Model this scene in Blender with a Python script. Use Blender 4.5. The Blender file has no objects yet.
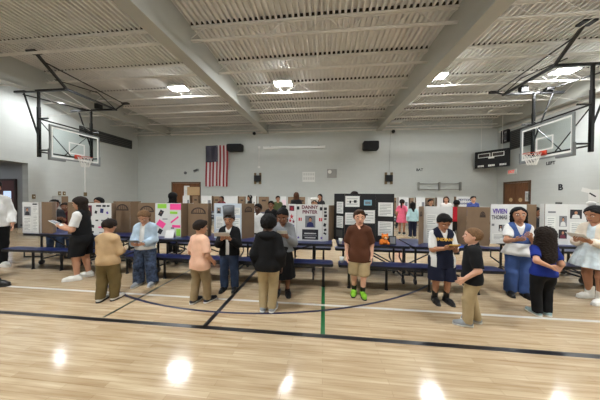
import bpy, bmesh, math, random
import numpy as np
from mathutils import Vector, Matrix, Euler

C = bpy.context.scene.collection
SC = bpy.context.scene
PI = math.pi
rnd = random.Random(7)

# ------------------------------------------------------------------ camera
def make_camera():
    f = 222.0
    yaw, pit, roll = math.radians(6.17), math.radians(-0.83), 0.0075
    fw = Vector((-math.sin(yaw) * math.cos(pit), math.cos(yaw) * math.cos(pit), math.sin(pit)))
    r0 = Vector((math.cos(yaw), math.sin(yaw), 0))
    u0 = r0.cross(fw)
    r = r0 * math.cos(roll) + u0 * math.sin(roll)
    u = u0 * math.cos(roll) - r0 * math.sin(roll)
    cd = bpy.data.cameras.new('camera')
    cd.sensor_fit = 'HORIZONTAL'
    cd.sensor_width = 36.0
    cd.lens = 36.0 * f / 600.0
    cd.clip_start = 0.05
    cd.clip_end = 200
    o = bpy.data.objects.new('camera', cd)
    C.objects.link(o)
    o.matrix_world = Matrix(((r.x, u.x, -fw.x, 0), (r.y, u.y, -fw.y, 0), (r.z, u.z, -fw.z, 1.5), (0, 0, 0, 1)))
    SC.camera = o
make_camera()

# ------------------------------------------------------------------ world, exposure, light levels
w = bpy.data.worlds.new('world')
SC.world = w
w.use_nodes = True
w.node_tree.nodes['Background'].inputs[0].default_value = (0.8, 0.85, 0.9, 1)
w.node_tree.nodes['Background'].inputs[1].default_value = 0.02
SC.view_settings.view_transform = 'Standard'
SC.view_settings.look = 'None'
SC.view_settings.gamma = 1.0
SC.view_settings.exposure = 0.0
SC.view_settings.use_curve_mapping = False
LIGHT_STRENGTH = 315.0
LIGHT_COLOR = (0.95, 0.985, 1.0)
ALCOVE_STRENGTH = 9.0

# ------------------------------------------------------------------ materials
def lin(c):
    return tuple(((v / 255) / 12.92 if v / 255 <= 0.04045 else ((v / 255 + 0.055) / 1.055) ** 2.4) for v in c)

MATS = {}
def mat(name, rgb, rough=0.6, metal=0.0, noise=0.0, nscale=20.0, bump=0.0, bscale=60.0, emit=None, spec=0.5, coat=0.0):
    if name in MATS:
        return MATS[name]
    m = bpy.data.materials.new(name)
    m.use_nodes = True
    nt = m.node_tree
    b = nt.nodes['Principled BSDF']
    c = lin(rgb)
    b.inputs['Base Color'].default_value = (*c, 1)
    b.inputs['Roughness'].default_value = rough
    b.inputs['Metallic'].default_value = metal
    b.inputs['Specular IOR Level'].default_value = spec
    if coat:
        b.inputs['Coat Weight'].default_value = coat
        b.inputs['Coat Roughness'].default_value = 0.1
    tc = None
    if noise or bump:
        tc = nt.nodes.new('ShaderNodeTexCoord')
    if noise:
        n = nt.nodes.new('ShaderNodeTexNoise')
        n.inputs['Scale'].default_value = nscale
        n.inputs['Detail'].default_value = 4
        nt.links.new(tc.outputs['Object'], n.inputs['Vector'])
        r = nt.nodes.new('ShaderNodeValToRGB')
        r.color_ramp.elements[0].position = 0.3
        r.color_ramp.elements[1].position = 0.7
        r.color_ramp.elements[0].color = (*[v * (1 - noise) for v in c], 1)
        r.color_ramp.elements[1].color = (*[min(1, v * (1 + noise)) for v in c], 1)
        nt.links.new(n.outputs['Fac'], r.inputs['Fac'])
        nt.links.new(r.outputs['Color'], b.inputs['Base Color'])
    if bump:
        n2 = nt.nodes.new('ShaderNodeTexNoise')
        n2.inputs['Scale'].default_value = bscale
        nt.links.new(tc.outputs['Object'], n2.inputs['Vector'])
        bp = nt.nodes.new('ShaderNodeBump')
        bp.inputs['Strength'].default_value = bump
        bp.inputs['Distance'].default_value = 0.01
        nt.links.new(n2.outputs['Fac'], bp.inputs['Height'])
        nt.links.new(bp.outputs['Normal'], b.inputs['Normal'])
    if emit:
        b.inputs['Emission Color'].default_value = (*emit[0], 1)
        b.inputs['Emission Strength'].default_value = emit[1]
    MATS[name] = m
    return m

def floor_material():
    m = bpy.data.materials.new('maple_floor')
    m.use_nodes = True
    nt = m.node_tree
    b = nt.nodes['Principled BSDF']
    tc = nt.nodes.new('ShaderNodeTexCoord')
    b.inputs['Specular IOR Level'].default_value = 0.17
    br = nt.nodes.new('ShaderNodeTexBrick')
    br.offset = 0.37
    br.offset_frequency = 2
    br.inputs['Scale'].default_value = 1.0
    br.inputs['Brick Width'].default_value = 0.85
    br.inputs['Row Height'].default_value = 0.057
    br.inputs['Mortar Size'].default_value = 0.0012
    br.inputs['Mortar Smooth'].default_value = 0.4
    br.inputs['Bias'].default_value = 0.0
    br.inputs['Color1'].default_value = (*lin((202, 183, 154)), 1)
    br.inputs['Color2'].default_value = (*lin((186, 164, 134)), 1)
    br.inputs['Mortar'].default_value = (*lin((148, 122, 92)), 1)
    nt.links.new(tc.outputs['Object'], br.inputs['Vector'])
    mp = nt.nodes.new('ShaderNodeMapping')
    mp.inputs['Scale'].default_value = (0.9, 14, 1)
    nt.links.new(tc.outputs['Object'], mp.inputs['Vector'])
    n = nt.nodes.new('ShaderNodeTexNoise')
    n.inputs['Scale'].default_value = 2.2
    n.inputs['Detail'].default_value = 5
    nt.links.new(mp.outputs['Vector'], n.inputs['Vector'])
    r = nt.nodes.new('ShaderNodeValToRGB')
    r.color_ramp.elements[0].color = (*lin((216, 206, 194)), 1)
    r.color_ramp.elements[1].color = (1, 1, 1, 1)
    r.color_ramp.elements[0].position = 0.3
    r.color_ramp.elements[1].position = 0.7
    nt.links.new(n.outputs['Fac'], r.inputs['Fac'])
    mx = nt.nodes.new('ShaderNodeMix')
    mx.data_type = 'RGBA'
    mx.blend_type = 'MULTIPLY'
    mx.inputs['Factor'].default_value = 1.0
    nt.links.new(br.outputs['Color'], mx.inputs[6])
    nt.links.new(r.outputs['Color'], mx.inputs[7])
    nt.links.new(mx.outputs[2], b.inputs['Base Color'])
    n3 = nt.nodes.new('ShaderNodeTexNoise')
    n3.inputs['Scale'].default_value = 1.4
    n3.inputs['Detail'].default_value = 6
    nt.links.new(tc.outputs['Object'], n3.inputs['Vector'])
    mr = nt.nodes.new('ShaderNodeMapRange')
    mr.inputs['To Min'].default_value = 0.09
    mr.inputs['To Max'].default_value = 0.15
    nt.links.new(n3.outputs['Fac'], mr.inputs['Value'])
    nt.links.new(mr.outputs['Result'], b.inputs['Roughness'])
    bp = nt.nodes.new('ShaderNodeBump')
    bp.inputs['Strength'].default_value = 0.05
    bp.inputs['Distance'].default_value = 0.004
    nt.links.new(br.outputs['Fac'], bp.inputs['Height'])
    bp.invert = True
    nt.links.new(bp.outputs['Normal'], b.inputs['Normal'])
    return m

def block_wall(name, rgb, axis):
    """painted concrete block: running-bond courses in low relief"""
    m = bpy.data.materials.new(name)
    m.use_nodes = True
    nt = m.node_tree
    b = nt.nodes['Principled BSDF']
    b.inputs['Roughness'].default_value = 0.45
    tc = nt.nodes.new('ShaderNodeTexCoord')
    sp = nt.nodes.new('ShaderNodeSeparateXYZ')
    cb = nt.nodes.new('ShaderNodeCombineXYZ')
    nt.links.new(tc.outputs['Object'], sp.inputs[0])
    nt.links.new(sp.outputs[axis], cb.inputs[0])
    nt.links.new(sp.outputs[2], cb.inputs[1])
    br = nt.nodes.new('ShaderNodeTexBrick')
    br.inputs['Scale'].default_value = 1.0
    br.inputs['Brick Width'].default_value = 0.4
    br.inputs['Row Height'].default_value = 0.2
    br.inputs['Mortar Size'].default_value = 0.006
    br.inputs['Mortar Smooth'].default_value = 0.5
    c = lin(rgb)
    br.inputs['Color1'].default_value = (*c, 1)
    br.inputs['Color2'].default_value = (*[v * 0.97 for v in c], 1)
    br.inputs['Mortar'].default_value = (*[v * 0.93 for v in c], 1)
    nt.links.new(cb.outputs[0], br.inputs['Vector'])
    nt.links.new(br.outputs['Color'], b.inputs['Base Color'])
    bp = nt.nodes.new('ShaderNodeBump')
    bp.invert = True
    bp.inputs['Strength'].default_value = 0.25
    bp.inputs['Distance'].default_value = 0.004
    nt.links.new(br.outputs['Fac'], bp.inputs['Height'])
    nt.links.new(bp.outputs['Normal'], b.inputs['Normal'])
    return m

def wood_material(name, c1, c2, rough=0.4):
    m = bpy.data.materials.new(name)
    m.use_nodes = True
    nt = m.node_tree
    b = nt.nodes['Principled BSDF']
    b.inputs['Roughness'].default_value = rough
    tc = nt.nodes.new('ShaderNodeTexCoord')
    mp = nt.nodes.new('ShaderNodeMapping')
    mp.inputs['Scale'].default_value = (9, 9, 0.8)
    nt.links.new(tc.outputs['Object'], mp.inputs['Vector'])
    n = nt.nodes.new('ShaderNodeTexNoise')
    n.inputs['Scale'].default_value = 3
    n.inputs['Detail'].default_value = 6
    nt.links.new(mp.outputs['Vector'], n.inputs['Vector'])
    r = nt.nodes.new('ShaderNodeValToRGB')
    r.color_ramp.elements[0].position = 0.3
    r.color_ramp.elements[1].position = 0.7
    r.color_ramp.elements[0].color = (*lin(c1), 1)
    r.color_ramp.elements[1].color = (*lin(c2), 1)
    nt.links.new(n.outputs['Fac'], r.inputs['Fac'])
    nt.links.new(r.outputs['Color'], b.inputs['Base Color'])
    MATS[name] = m
    return m

def glass_material():
    m = bpy.data.materials.new('backboard_glass')
    m.use_nodes = True
    nt = m.node_tree
    b = nt.nodes['Principled BSDF']
    b.inputs['Base Color'].default_value = (0.86, 0.93, 0.93, 1)
    b.inputs['Roughness'].default_value = 0.04
    b.inputs['Transmission Weight'].default_value = 1.0
    b.inputs['IOR'].default_value = 1.05
    return m

M_white = mat('white_paint', (226, 226, 222), 0.4)
M_steel = mat('painted_roof_steel', (224, 221, 214), 0.5, noise=0.05, nscale=6)
M_deck = mat('painted_roof_deck', (220, 218, 214), 0.55, noise=0.06, nscale=3)
M_beam = mat('painted_girder', (174, 174, 166), 0.4, spec=0.5)
M_black = mat('black_paint', (18, 18, 19), 0.35)
M_blackmatte = mat('matte_black', (22, 22, 24), 0.75)
M_grey = mat('grey_metal', (120, 122, 124), 0.4, 0.6)
M_chrome = mat('chrome', (205, 205, 205), 0.2, 1.0)
M_orange = mat('rim_orange', (196, 62, 34), 0.4)
M_net = mat('white_cord', (222, 220, 214), 0.8)
M_darkgrey = mat('dark_grey_louver', (66, 66, 64), 0.6)
M_linepaint_w = mat('white_line_paint', (206, 202, 194), 0.3)
M_linepaint_k = mat('black_line_paint', (24, 24, 28), 0.3)
M_linepaint_b = mat('navy_line_paint', (34, 36, 66), 0.3)
M_linepaint_g = mat('green_line_paint', (16, 92, 46), 0.3)
M_linepaint_d = mat('dark_green_line_paint', (40, 52, 40), 0.3)
M_doorwood = wood_material('door_wood', (92, 56, 30), (128, 82, 46))
M_frame = mat('door_frame_paint', (96, 72, 52), 0.45)
M_card = mat('brown_cardboard', (122, 99, 76), 0.8, noise=0.05, nscale=8)
M_carddark = mat('cardboard_print', (58, 44, 36), 0.8)
M_boardwhite = mat('white_poster_board', (210, 210, 208), 0.6)
M_boardblue = mat('pale_blue_poster_board', (190, 200, 210), 0.6)
M_boardblack = mat('black_poster_board', (20, 20, 22), 0.7)
M_paper = mat('white_paper', (224, 224, 220), 0.7)
M_ink = mat('grey_print', (120, 122, 126), 0.8)
M_inkdark = mat('dark_print', (38, 38, 44), 0.8)
M_pink = mat('pink_paper', (240, 74, 150), 0.7)
M_green = mat('lime_paper', (146, 206, 70), 0.7)
M_red = mat('red_paper', (190, 44, 54), 0.7)
M_navyink = mat('navy_lettering', (34, 40, 92), 0.7)
M_purple = mat('purple_lettering', (92, 66, 150), 0.7)
M_maroon = mat('maroon_lettering', (104, 34, 56), 0.7)
M_blue = mat('blue_paper', (52, 80, 160), 0.7)
M_sky = mat('light_blue_print', (130, 176, 196), 0.7)
M_skinprint = mat('photo_skin_tone', (176, 126, 98), 0.7)
M_tan = mat('tan_paper', (196, 164, 122), 0.7)
M_tableblue = mat('blue_laminate', (27, 38, 88), 0.3, noise=0.04, nscale=30)
M_tableedge = mat('black_vinyl_edge', (20, 20, 24), 0.45)
M_tubeblack = mat('black_powder_coat', (18, 19, 24), 0.4)
M_rubber = mat('grey_rubber', (60, 60, 62), 0.8)

# ------------------------------------------------------------------ mesh builder
class MB:
    def __init__(s):
        s.v = []; s.f = []; s.m = []
    def add(s, vs, fs, mi=0):
        n = len(s.v)
        s.v += [tuple(p) for p in vs]
        s.f += [tuple(i + n for i in q) for q in fs]
        s.m += [mi] * len(fs)
        return s
    def box(s, lo, hi, mi=0):
        (a, b, c), (d, e, f) = lo, hi
        vs = [(a, b, c), (d, b, c), (d, e, c), (a, e, c), (a, b, f), (d, b, f), (d, e, f), (a, e, f)]
        return s.add(vs, [(0, 3, 2, 1), (4, 5, 6, 7), (0, 1, 5, 4), (1, 2, 6, 5), (2, 3, 7, 6), (3, 0, 4, 7)], mi)
    def cbox(s, c, sz, rz=0.0, mi=0, rx=0.0, ry=0.0):
        R = Euler((rx, ry, rz)).to_matrix()
        vs = []
        for k in range(8):
            p = Vector(((-.5, .5)[k in (1, 2, 5, 6)] * sz[0], (-.5, .5)[k in (2, 3, 6, 7)] * sz[1], (-.5, .5)[k > 3] * sz[2]))
            vs.append(R @ p + Vector(c))
        return s.add(vs, [(0, 3, 2, 1), (4, 5, 6, 7), (0, 1, 5, 4), (1, 2, 6, 5), (2, 3, 7, 6), (3, 0, 4, 7)], mi)
    def tube(s, pts, r, n=8, mi=0, square=False):
        pts = [Vector(p) for p in pts]
        if square:
            n = 4
        rings = []
        for i, p in enumerate(pts):
            d = (pts[min(i + 1, len(pts) - 1)] - pts[max(i - 1, 0)]).normalized()
            up = Vector((0, 0, 1)) if abs(d.z) < 0.95 else Vector((1, 0, 0))
            a = d.cross(up).normalized()
            b = a.cross(d).normalized()
            rr = r[i] if isinstance(r, (list, tuple)) else r
            ph = PI / 4 if square else 0
            k = 1.414 if square else 1
            rings.append([p + (a * math.cos(2 * PI * j / n + ph) + b * math.sin(2 * PI * j / n + ph)) * rr * k for j in range(n)])
        vs = [q for rg in rings for q in rg]
        fs = []
        for i in range(len(pts) - 1):
            for j in range(n):
                j2 = (j + 1) % n
                fs.append((i * n + j, i * n + j2, (i + 1) * n + j2, (i + 1) * n + j))
        fs.append(tuple(range(n - 1, -1, -1)))
        fs.append(tuple((len(pts) - 1) * n + j for j in range(n)))
        return s.add(vs, fs, mi)
    def prism(s, outline, z0, z1, mi=0, axis='z'):
        n = len(outline)
        def P(a, b, h):
            return {'z': (a, b, h), 'y': (a, h, b), 'x': (h, a, b)}[axis]
        vs = [P(a, b, z0) for a, b in outline] + [P(a, b, z1) for a, b in outline]
        fs = [tuple(range(n - 1, -1, -1)), tuple(range(n, 2 * n))] + [(i, (i + 1) % n, n + (i + 1) % n, n + i) for i in range(n)]
        return s.add(vs, fs, mi)
    def lathe(s, prof, c=(0, 0, 0), n=16, mi=0, rx=0.0):
        vs = []; fs = []
        R = Euler((rx, 0, 0)).to_matrix()
        for r, z in prof:
            for j in range(n):
                a = 2 * PI * j / n
                vs.append(R @ Vector((r * math.cos(a), r * math.sin(a), z)) + Vector(c))
        for i in range(len(prof) - 1):
            for j in range(n):
                j2 = (j + 1) % n
                fs.append((i * n + j, i * n + j2, (i + 1) * n + j2, (i + 1) * n + j))
        fs.append(tuple(range(n - 1, -1, -1)))
        fs.append(tuple((len(prof) - 1) * n + j for j in range(n)))
        return s.add(vs, fs, mi)
    def sphere(s, c, r, n=12, mi=0):
        r = r if isinstance(r, (tuple, list)) else (r, r, r)
        m = max(6, n // 2 + 2)
        vs = []; fs = []
        for i in range(m + 1):
            t = PI * i / m
            for j in range(n):
                a = 2 * PI * j / n
                vs.append((c[0] + r[0] * math.sin(t) * math.cos(a), c[1] + r[1] * math.sin(t) * math.sin(a), c[2] - r[2] * math.cos(t)))
        for i in range(m):
            for j in range(n):
                j2 = (j + 1) % n
                fs.append((i * n + j, i * n + j2, (i + 1) * n + j2, (i + 1) * n + j))
        return s.add(vs, fs, mi)
    def build(s, name, mats, parent=None, origin=(0, 0, 0), smooth=False, bevel=0.0):
        me = bpy.data.meshes.new(name)
        ox, oy, oz = origin
        me.from_pydata([(a - ox, b - oy, c - oz) for a, b, c in s.v], [], s.f)
        for m in (mats if isinstance(mats, (list, tuple)) else [mats]):
            me.materials.append(m)
        me.polygons.foreach_set('material_index', s.m)
        if smooth:
            me.polygons.foreach_set('use_smooth', [True] * len(me.polygons))
        me.update()
        o = bpy.data.objects.new(name, me)
        C.objects.link(o)
        if parent is not None:
            o.parent = parent
        else:
            o.location = origin
        if bevel:
            b = o.modifiers.new('bevel', 'BEVEL')
            b.width = bevel
            b.segments = 2
            b.limit_method = 'ANGLE'
        return o

def tag(o, label, cat, group=None):
    o['label'] = label
    o['category'] = cat
    if group:
        o['group'] = group
    return o

def thing(name, label, cat, loc=(0, 0, 0), rz=0.0, group=None):
    o = bpy.data.objects.new(name, None)
    o.empty_display_size = 0.1
    C.objects.link(o)
    o.location = loc
    o.rotation_euler = (0, 0, rz)
    return tag(o, label, cat, group)

def struct(o):
    o['kind'] = 'structure'
    return o

def copy_tree(o, parent=None):
    c = o.copy()
    C.objects.link(c)
    if parent is not None:
        c.parent = parent
    for ch in list(o.children):
        copy_tree(ch, c)
    return c

def text_mesh(txt, size, mats, depth=0.0, bold=0.0, xscale=1.0):
    """lettering as a mesh in the XZ plane facing -Y, centred on its origin; returns (verts, faces)"""
    cu = bpy.data.curves.new('t', 'FONT')
    cu.body = txt
    cu.size = size
    cu.align_x = 'CENTER'
    cu.align_y = 'CENTER'
    cu.resolution_u = 3
    cu.offset = bold
    cu.extrude = depth
    o = bpy.data.objects.new('t', cu)
    C.objects.link(o)
    dg = bpy.context.evaluated_depsgraph_get()
    dg.update()
    me = bpy.data.meshes.new_from_object(o.evaluated_get(dg))
    vs = [(v.co.x * xscale, -v.co.z, v.co.y) for v in me.vertices]
    fs = [tuple(p.vertices) for p in me.polygons]
    bpy.data.objects.remove(o)
    bpy.data.curves.remove(cu)
    bpy.data.meshes.remove(me)
    return vs, fs

# ================================================================== THE ROOM
XL, XR, YB, YF = -13.2, 10.3, 14.5, -0.75
ZD = 6.22          # underside of the roof deck
M_wall = block_wall('painted_block_back', (192, 195, 191), 0)
M_wallside = block_wall('painted_block_side', (198, 201, 198), 1)
M_floor = floor_material()

struct(MB().box((XL - 3, YF - 0.3, -0.2), (XR + 0.3, YB + 0.3, 0.0)).build('floor', M_floor))
struct(MB().box((XL - 0.5, YB, 0), (XR + 0.3, YB + 0.3, 6.6)).build('wall_back', M_wall))
struct(MB().box((XL - 0.5, YF - 0.3, 0), (XR + 0.3, YF, 6.6)).build('wall_front', M_wall))
struct(MB().box((XR, YF, 0), (XR + 0.3, YB, 6.6)).build('wall_right', M_wallside))
# left wall with the wide opening to a side passage
OY0, OY1, OZ = 5.6, 8.6, 2.92
b = MB()
b.box((XL - 0.3, YF, 0), (XL, OY0, 6.6))
b.box((XL - 0.3, OY1, 0), (XL, YB, 6.6))
b.box((XL - 0.3, OY0, OZ), (XL, OY1, 6.6))
struct(b.build('wall_left', M_wallside))
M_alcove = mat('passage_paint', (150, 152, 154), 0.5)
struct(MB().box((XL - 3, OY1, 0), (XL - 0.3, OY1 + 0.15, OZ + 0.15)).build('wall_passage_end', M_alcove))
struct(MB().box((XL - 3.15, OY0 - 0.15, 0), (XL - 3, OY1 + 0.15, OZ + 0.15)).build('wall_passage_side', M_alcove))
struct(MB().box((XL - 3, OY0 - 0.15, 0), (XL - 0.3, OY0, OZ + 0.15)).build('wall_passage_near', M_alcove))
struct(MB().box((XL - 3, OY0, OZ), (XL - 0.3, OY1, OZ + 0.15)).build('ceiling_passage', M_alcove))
# door in the passage end, with a lit glass light
b = thing('door_passage', 'dark maroon passage door with a tall glass light beyond the left opening', 'door', (-14.5, OY1, 0))
b['kind'] = 'structure'
M_maroondoor = mat('maroon_door', (92, 62, 62), 0.4)
MB().box((-14.95, OY1 - 0.05, 0.0), (-13.85, OY1 - 0.005, 2.13)).build('leaf', M_maroondoor, b, (-14.5, OY1, 0))
f = MB()
f.box((-15.03, OY1 - 0.07, 0), (-14.95, OY1 - 0.002, 2.21)); f.box((-13.85, OY1 - 0.07, 0), (-13.77, OY1 - 0.002, 2.21)); f.box((-14.95, OY1 - 0.07, 2.13), (-13.85, OY1 - 0.002, 2.21))
f.build('frame', mat('dark_frame', (54, 44, 44), 0.4), b, (-14.5, OY1, 0))
g = MB(); g.box((-14.42, OY1 - 0.056, 1.02), (-14.02, OY1 - 0.05, 1.66))
g.build('pane', mat('lit_door_glass', (180, 200, 225), 0.15, emit=((0.55, 0.68, 0.9), 0.9)), b, (-14.5, OY1, 0))
g = MB(); g.box((-14.42, OY1 - 0.062, 1.32), (-14.02, OY1 - 0.056, 1.35)); g.build('glazing_bar', M_maroondoor, b, (-14.5, OY1, 0))
g = MB(); g.box((-14.9, OY1 - 0.11, 0.94), (-13.9, OY1 - 0.07, 0.98)); g.box((-14.9, OY1 - 0.11, 0.93), (-14.85, OY1 - 0.05, 0.99)); g.box((-13.95, OY1 - 0.11, 0.93), (-13.9, OY1 - 0.05, 0.99))
g.build('push_bar', M_chrome, b, (-14.5, OY1, 0))
t = thing('ceiling_light', 'small flat light on the ceiling of the left passage', 'light', (XL - 1.5, 7.1, OZ))
MB().box((XL - 1.8, 6.5, OZ - 0.06), (XL - 1.2, 7.7, OZ)).build('housing', M_white, t, (XL - 1.5, 7.1, OZ))
MB().box((XL - 1.77, 6.53, OZ - 0.066), (XL - 1.23, 7.67, OZ - 0.06)).build('diffuser', mat('passage_lamp', (255, 255, 255), 0.5, emit=((0.82, 0.9, 1.0), ALCOVE_STRENGTH)), t, (XL - 1.5, 7.1, OZ))

# baseboards (dark vinyl cove)
M_base = mat('dark_cove_base', (46, 44, 44), 0.5)
struct(MB().box((XL, YB - 0.012, 0), (XR, YB, 0.1)).build('baseboard_back', M_base))
struct(MB().box((XR - 0.012, YF, 0), (XR, YB - 0.012, 0.1)).build('baseboard_right', M_base))
struct(MB().box((XL, OY1, 0), (XL + 0.012, YB - 0.012, 0.1)).build('baseboard_left', M_base))

# ledge at the head of the back wall, steel channel along the side walls
struct(MB().box((XL, YB - 0.10, 5.70), (XR, YB, 5.79)).build('trim_1', M_steel))
struct(MB().box((XR - 0.06, YF, 5.36), (XR, YB - 0.1, 5.46)).build('trim_2', M_steel))

# corrugated roof deck, ribs running away from the camera
def deck():
    b = MB()
    p, x = [], XL - 0.3
    while x < XR + 0.35:
        p += [(x, ZD), (x + 0.056, ZD), (x + 0.066, ZD + 0.085), (x + 0.142, ZD + 0.085)]
        x += 0.152
    vs = []
    for (a, z) in p:
        vs += [(a, YF - 0.3, z), (a, YB + 0.3, z)]
    fs = [(2 * i, 2 * i + 1, 2 * i + 3, 2 * i + 2) for i in range(len(p) - 1)]
    b.add(vs, fs)
    b.box((XL - 0.5, YF - 0.3, ZD + 0.1), (XR + 0.3, YB + 0.3, ZD + 0.25))
    return struct(b.build('ceiling', M_deck))
deck()

# four deep tapering girders
def girder(x0, x1, name, strip):
    b = MB()
    sec = [(YF, 5.08), (4.0, 5.22), (YB, 5.71)]
    for (ya, za), (yb, zb) in zip(sec[:-1], sec[1:]):
        vs = [(x0, ya, za), (x1, ya, za), (x1, yb, zb), (x0, yb, zb), (x0, ya, ZD), (x1, ya, ZD), (x1, yb, ZD), (x0, yb, ZD)]
        b.add(vs, [(0, 3, 2, 1), (4, 5, 6, 7), (0, 1, 5, 4), (1, 2, 6, 5), (2, 3, 7, 6), (3, 0, 4, 7)])
        e = 0.05
        vs = [(x0 - e, ya, za - 0.03), (x1 + e, ya, za - 0.03), (x1 + e, yb, zb - 0.03), (x0 - e, yb, zb - 0.03), (x0 - e, ya, za), (x1 + e, ya, za), (x1 + e, yb, zb), (x0 - e, yb, zb)]
        b.add(vs, [(0, 3, 2, 1), (4, 5, 6, 7), (0, 1, 5, 4), (1, 2, 6, 5), (2, 3, 7, 6), (3, 0, 4, 7)])
    return struct(b.build(name, M_beam))
GX = [(-10.92, -10.68), (-3.98, -3.72), (3.24, 3.50), (9.98, 10.22)]
for k, (a, c) in enumerate(GX):
    girder(a, c, 'beam_%d' % (k + 1), 0)

# open-web joists crossing between the girders
def joist(y, n):
    b = MB()
    zt, zb = ZD - 0.002, 5.80
    for s in (-1, 1):
        b.box((XL, y + s * 0.012 if s > 0 else y - 0.05, zt - 0.05), (XR, y + 0.05 if s > 0 else y - 0.012, zt))
        b.box((XL, y + 0.012 if s > 0 else y - 0.042, zb), (XR, y + 0.042 if s > 0 else y - 0.012, zb + 0.035))
    x, up = XL, True
    step = 0.55
    while x < XR - step:
        za, zc = (zt - 0.03, zb + 0.02) if up else (zb + 0.02, zt - 0.03)
        b.tube([(x, y, za), (x + step, y, zc)], 0.011, 5)
        x += step
        up = not up
    x = XL - 0.3        # dark blocks added as the shade inside the deck flutes over the joist
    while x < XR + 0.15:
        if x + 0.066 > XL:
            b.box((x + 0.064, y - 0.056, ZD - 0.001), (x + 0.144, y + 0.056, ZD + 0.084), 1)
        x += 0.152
    return struct(b.build('joist_%d' % n, [M_steel, mat('flute_shade', (58, 50, 42), 0.9)]))
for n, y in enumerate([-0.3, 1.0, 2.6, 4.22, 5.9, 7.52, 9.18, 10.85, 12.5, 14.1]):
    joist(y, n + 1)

# long thin bridging rods running across the joists
for k, x in enumerate((-8.0, -0.25, 6.4)):
    struct(MB().tube([(x, YF, 5.835), (x, YB, 5.835)], 0.012, 6).build('trim_%d' % (k + 3), M_steel))

# floor lines (paint film)
def line(name, pts, wdt, m, z=0.0015):
    b = MB()
    n = len(pts)
    L, R = [], []
    for i in range(n):
        d = (Vector(pts[min(i + 1, n - 1)]) - Vector(pts[max(i - 1, 0)])).normalized()
        nn = Vector((-d.y, d.x)) * wdt / 2
        L.append(Vector(pts[i]) + nn); R.append(Vector(pts[i]) - nn)
    vs = [(p.x, p.y, z) for p in L] + [(p.x, p.y, z) for p in R]
    b.add(vs, [(n + i, n + i + 1, i + 1, i) for i in range(n - 1)])
    o = b.build(name, m)
    return struct(o)
line('floor_line_black_side', [(XL + 1.3, 2.385), (XR - 1.3, 2.385)], 0.066, M_linepaint_k)
line('floor_line_white', [(XL + 1, 3.075), (XR - 1, 3.075)], 0.05, M_linepaint_w, 0.0012)
line('floor_line_black_mid', [(-1.355, 2.385), (-1.355, 14.0)], 0.058, M_linepaint_k)
line('floor_line_dark', [(-2.68, 2.43), (-2.68, 14.0)], 0.035, M_linepaint_d, 0.0012)
line('floor_line_green', [(0.0, 2.385), (0.01, 14.0)], 0.05, M_linepaint_g, 0.001)
line('floor_line_circle', [(-1.355 + 4.5 * math.cos(a * PI / 180), 7.22 + 4.5 * math.sin(a * PI / 180)) for a in range(-122, -30, 2)], 0.04, M_linepaint_b, 0.0018)
line('floor_line_arc', [(4.0 + 2.2 * math.cos(a * PI / 180), 7.8 + 2.2 * math.sin(a * PI / 180)) for a in range(120, 250, 3)], 0.045, M_linepaint_k, 0.0018)
line('floor_line_far', [(XL + 1.3, 10.4), (XR - 1.3, 10.4)], 0.06, M_linepaint_k, 0.0014)

# ================================================================== DOORS
def double_door(n, p0, p1, h, facing, label):
    """p0,p1: ends of the opening along the wall; facing 'y' (back wall) or 'x' (right wall)"""
    root = thing('door_%d' % n, label, 'door', ((p0[0] + p1[0]) / 2, (p0[1] + p1[1]) / 2, 0), 0 if facing == 'y' else -PI / 2)
    root['kind'] = 'structure'
    L = math.dist(p0, p1)
    fr = MB()
    t = 0.09
    fr.box((-L / 2, -0.06, 0), (-L / 2 + t, -0.002, h)); fr.box((L / 2 - t, -0.06, 0), (L / 2, -0.002, h)); fr.box((-L / 2 + t, -0.06, h - t), (L / 2 - t, -0.002, h))
    fr.build('frame', M_frame, root)
    for s in (-1, 1):
        lf = MB()
        a, c = (-L / 2 + t + 0.01, -0.006) if s < 0 else (0.006, L / 2 - t - 0.01)
        lf.box((a, -0.045, 0.01), (c, -0.004, h - t - 0.01))
        leaf = lf.build('leaf', M_doorwood, root)
        cx = -0.1 if s < 0 else 0.1
        MB().box((a + 0.06, -0.1, 0.95), (c - 0.06, -0.07, 1.0)).box((a + 0.06, -0.075, 0.94), (a + 0.12, -0.045, 1.01)).box((c - 0.12, -0.075, 0.94), (c - 0.06, -0.045, 1.01)).build('push_bar', M_chrome, leaf)
    return root, L
d2, L2 = double_door(2, (-10.59, YB), (-8.46, YB), 2.47, 'y', 'brown wooden double door in the back wall left of the flag')
tag(MB().box((-9.65, YB - 0.062, 1.35), (-9.25, YB - 0.058, 2.2)).box((-9.6, YB - 0.064, 1.4), (-9.3, YB - 0.062, 1.9), 1).build('notice', [M_paper, M_boardwhite], None, (-9.45, YB - 0.06, 1.8)), 'white notice taped to the brown back wall door', 'notice')
tag(MB().box((-9.4, YB - 0.085, 1.55), (-8.5, YB - 0.064, 2.12)).build('banner', [M_tan], None, (-8.95, YB - 0.07, 1.85)), 'wide tan paper banner across the back wall door', 'banner')
d3, L3 = double_door(3, (XR, 13.96), (XR, 12.3), 2.42, 'x', 'brown wooden double door in the right wall under the exit sign')
for s in (-1, 1):
    g = MB().lathe([(0.0, 0), (0.11, 0), (0.11, 0.008), (0.0, 0.008)], (s * 0.3, -0.048, 1.42), 16, 0, PI / 2)
    g.build('round_sticker', M_tan, d3)
b = MB().box((XR - 0.06, 12.3, 1.36), (XR - 0.055, 12.55, 1.86))
for k in range(6):
    b.box((XR - 0.062, 12.33, 1.42 + k * 0.065), (XR - 0.06, 12.52, 1.445 + k * 0.065), 1)
tag(b.build('notice', [M_paper, M_ink], None, (XR - 0.06, 12.42, 1.6)), 'white printed notice at the edge of the right wall double door', 'notice')

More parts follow.
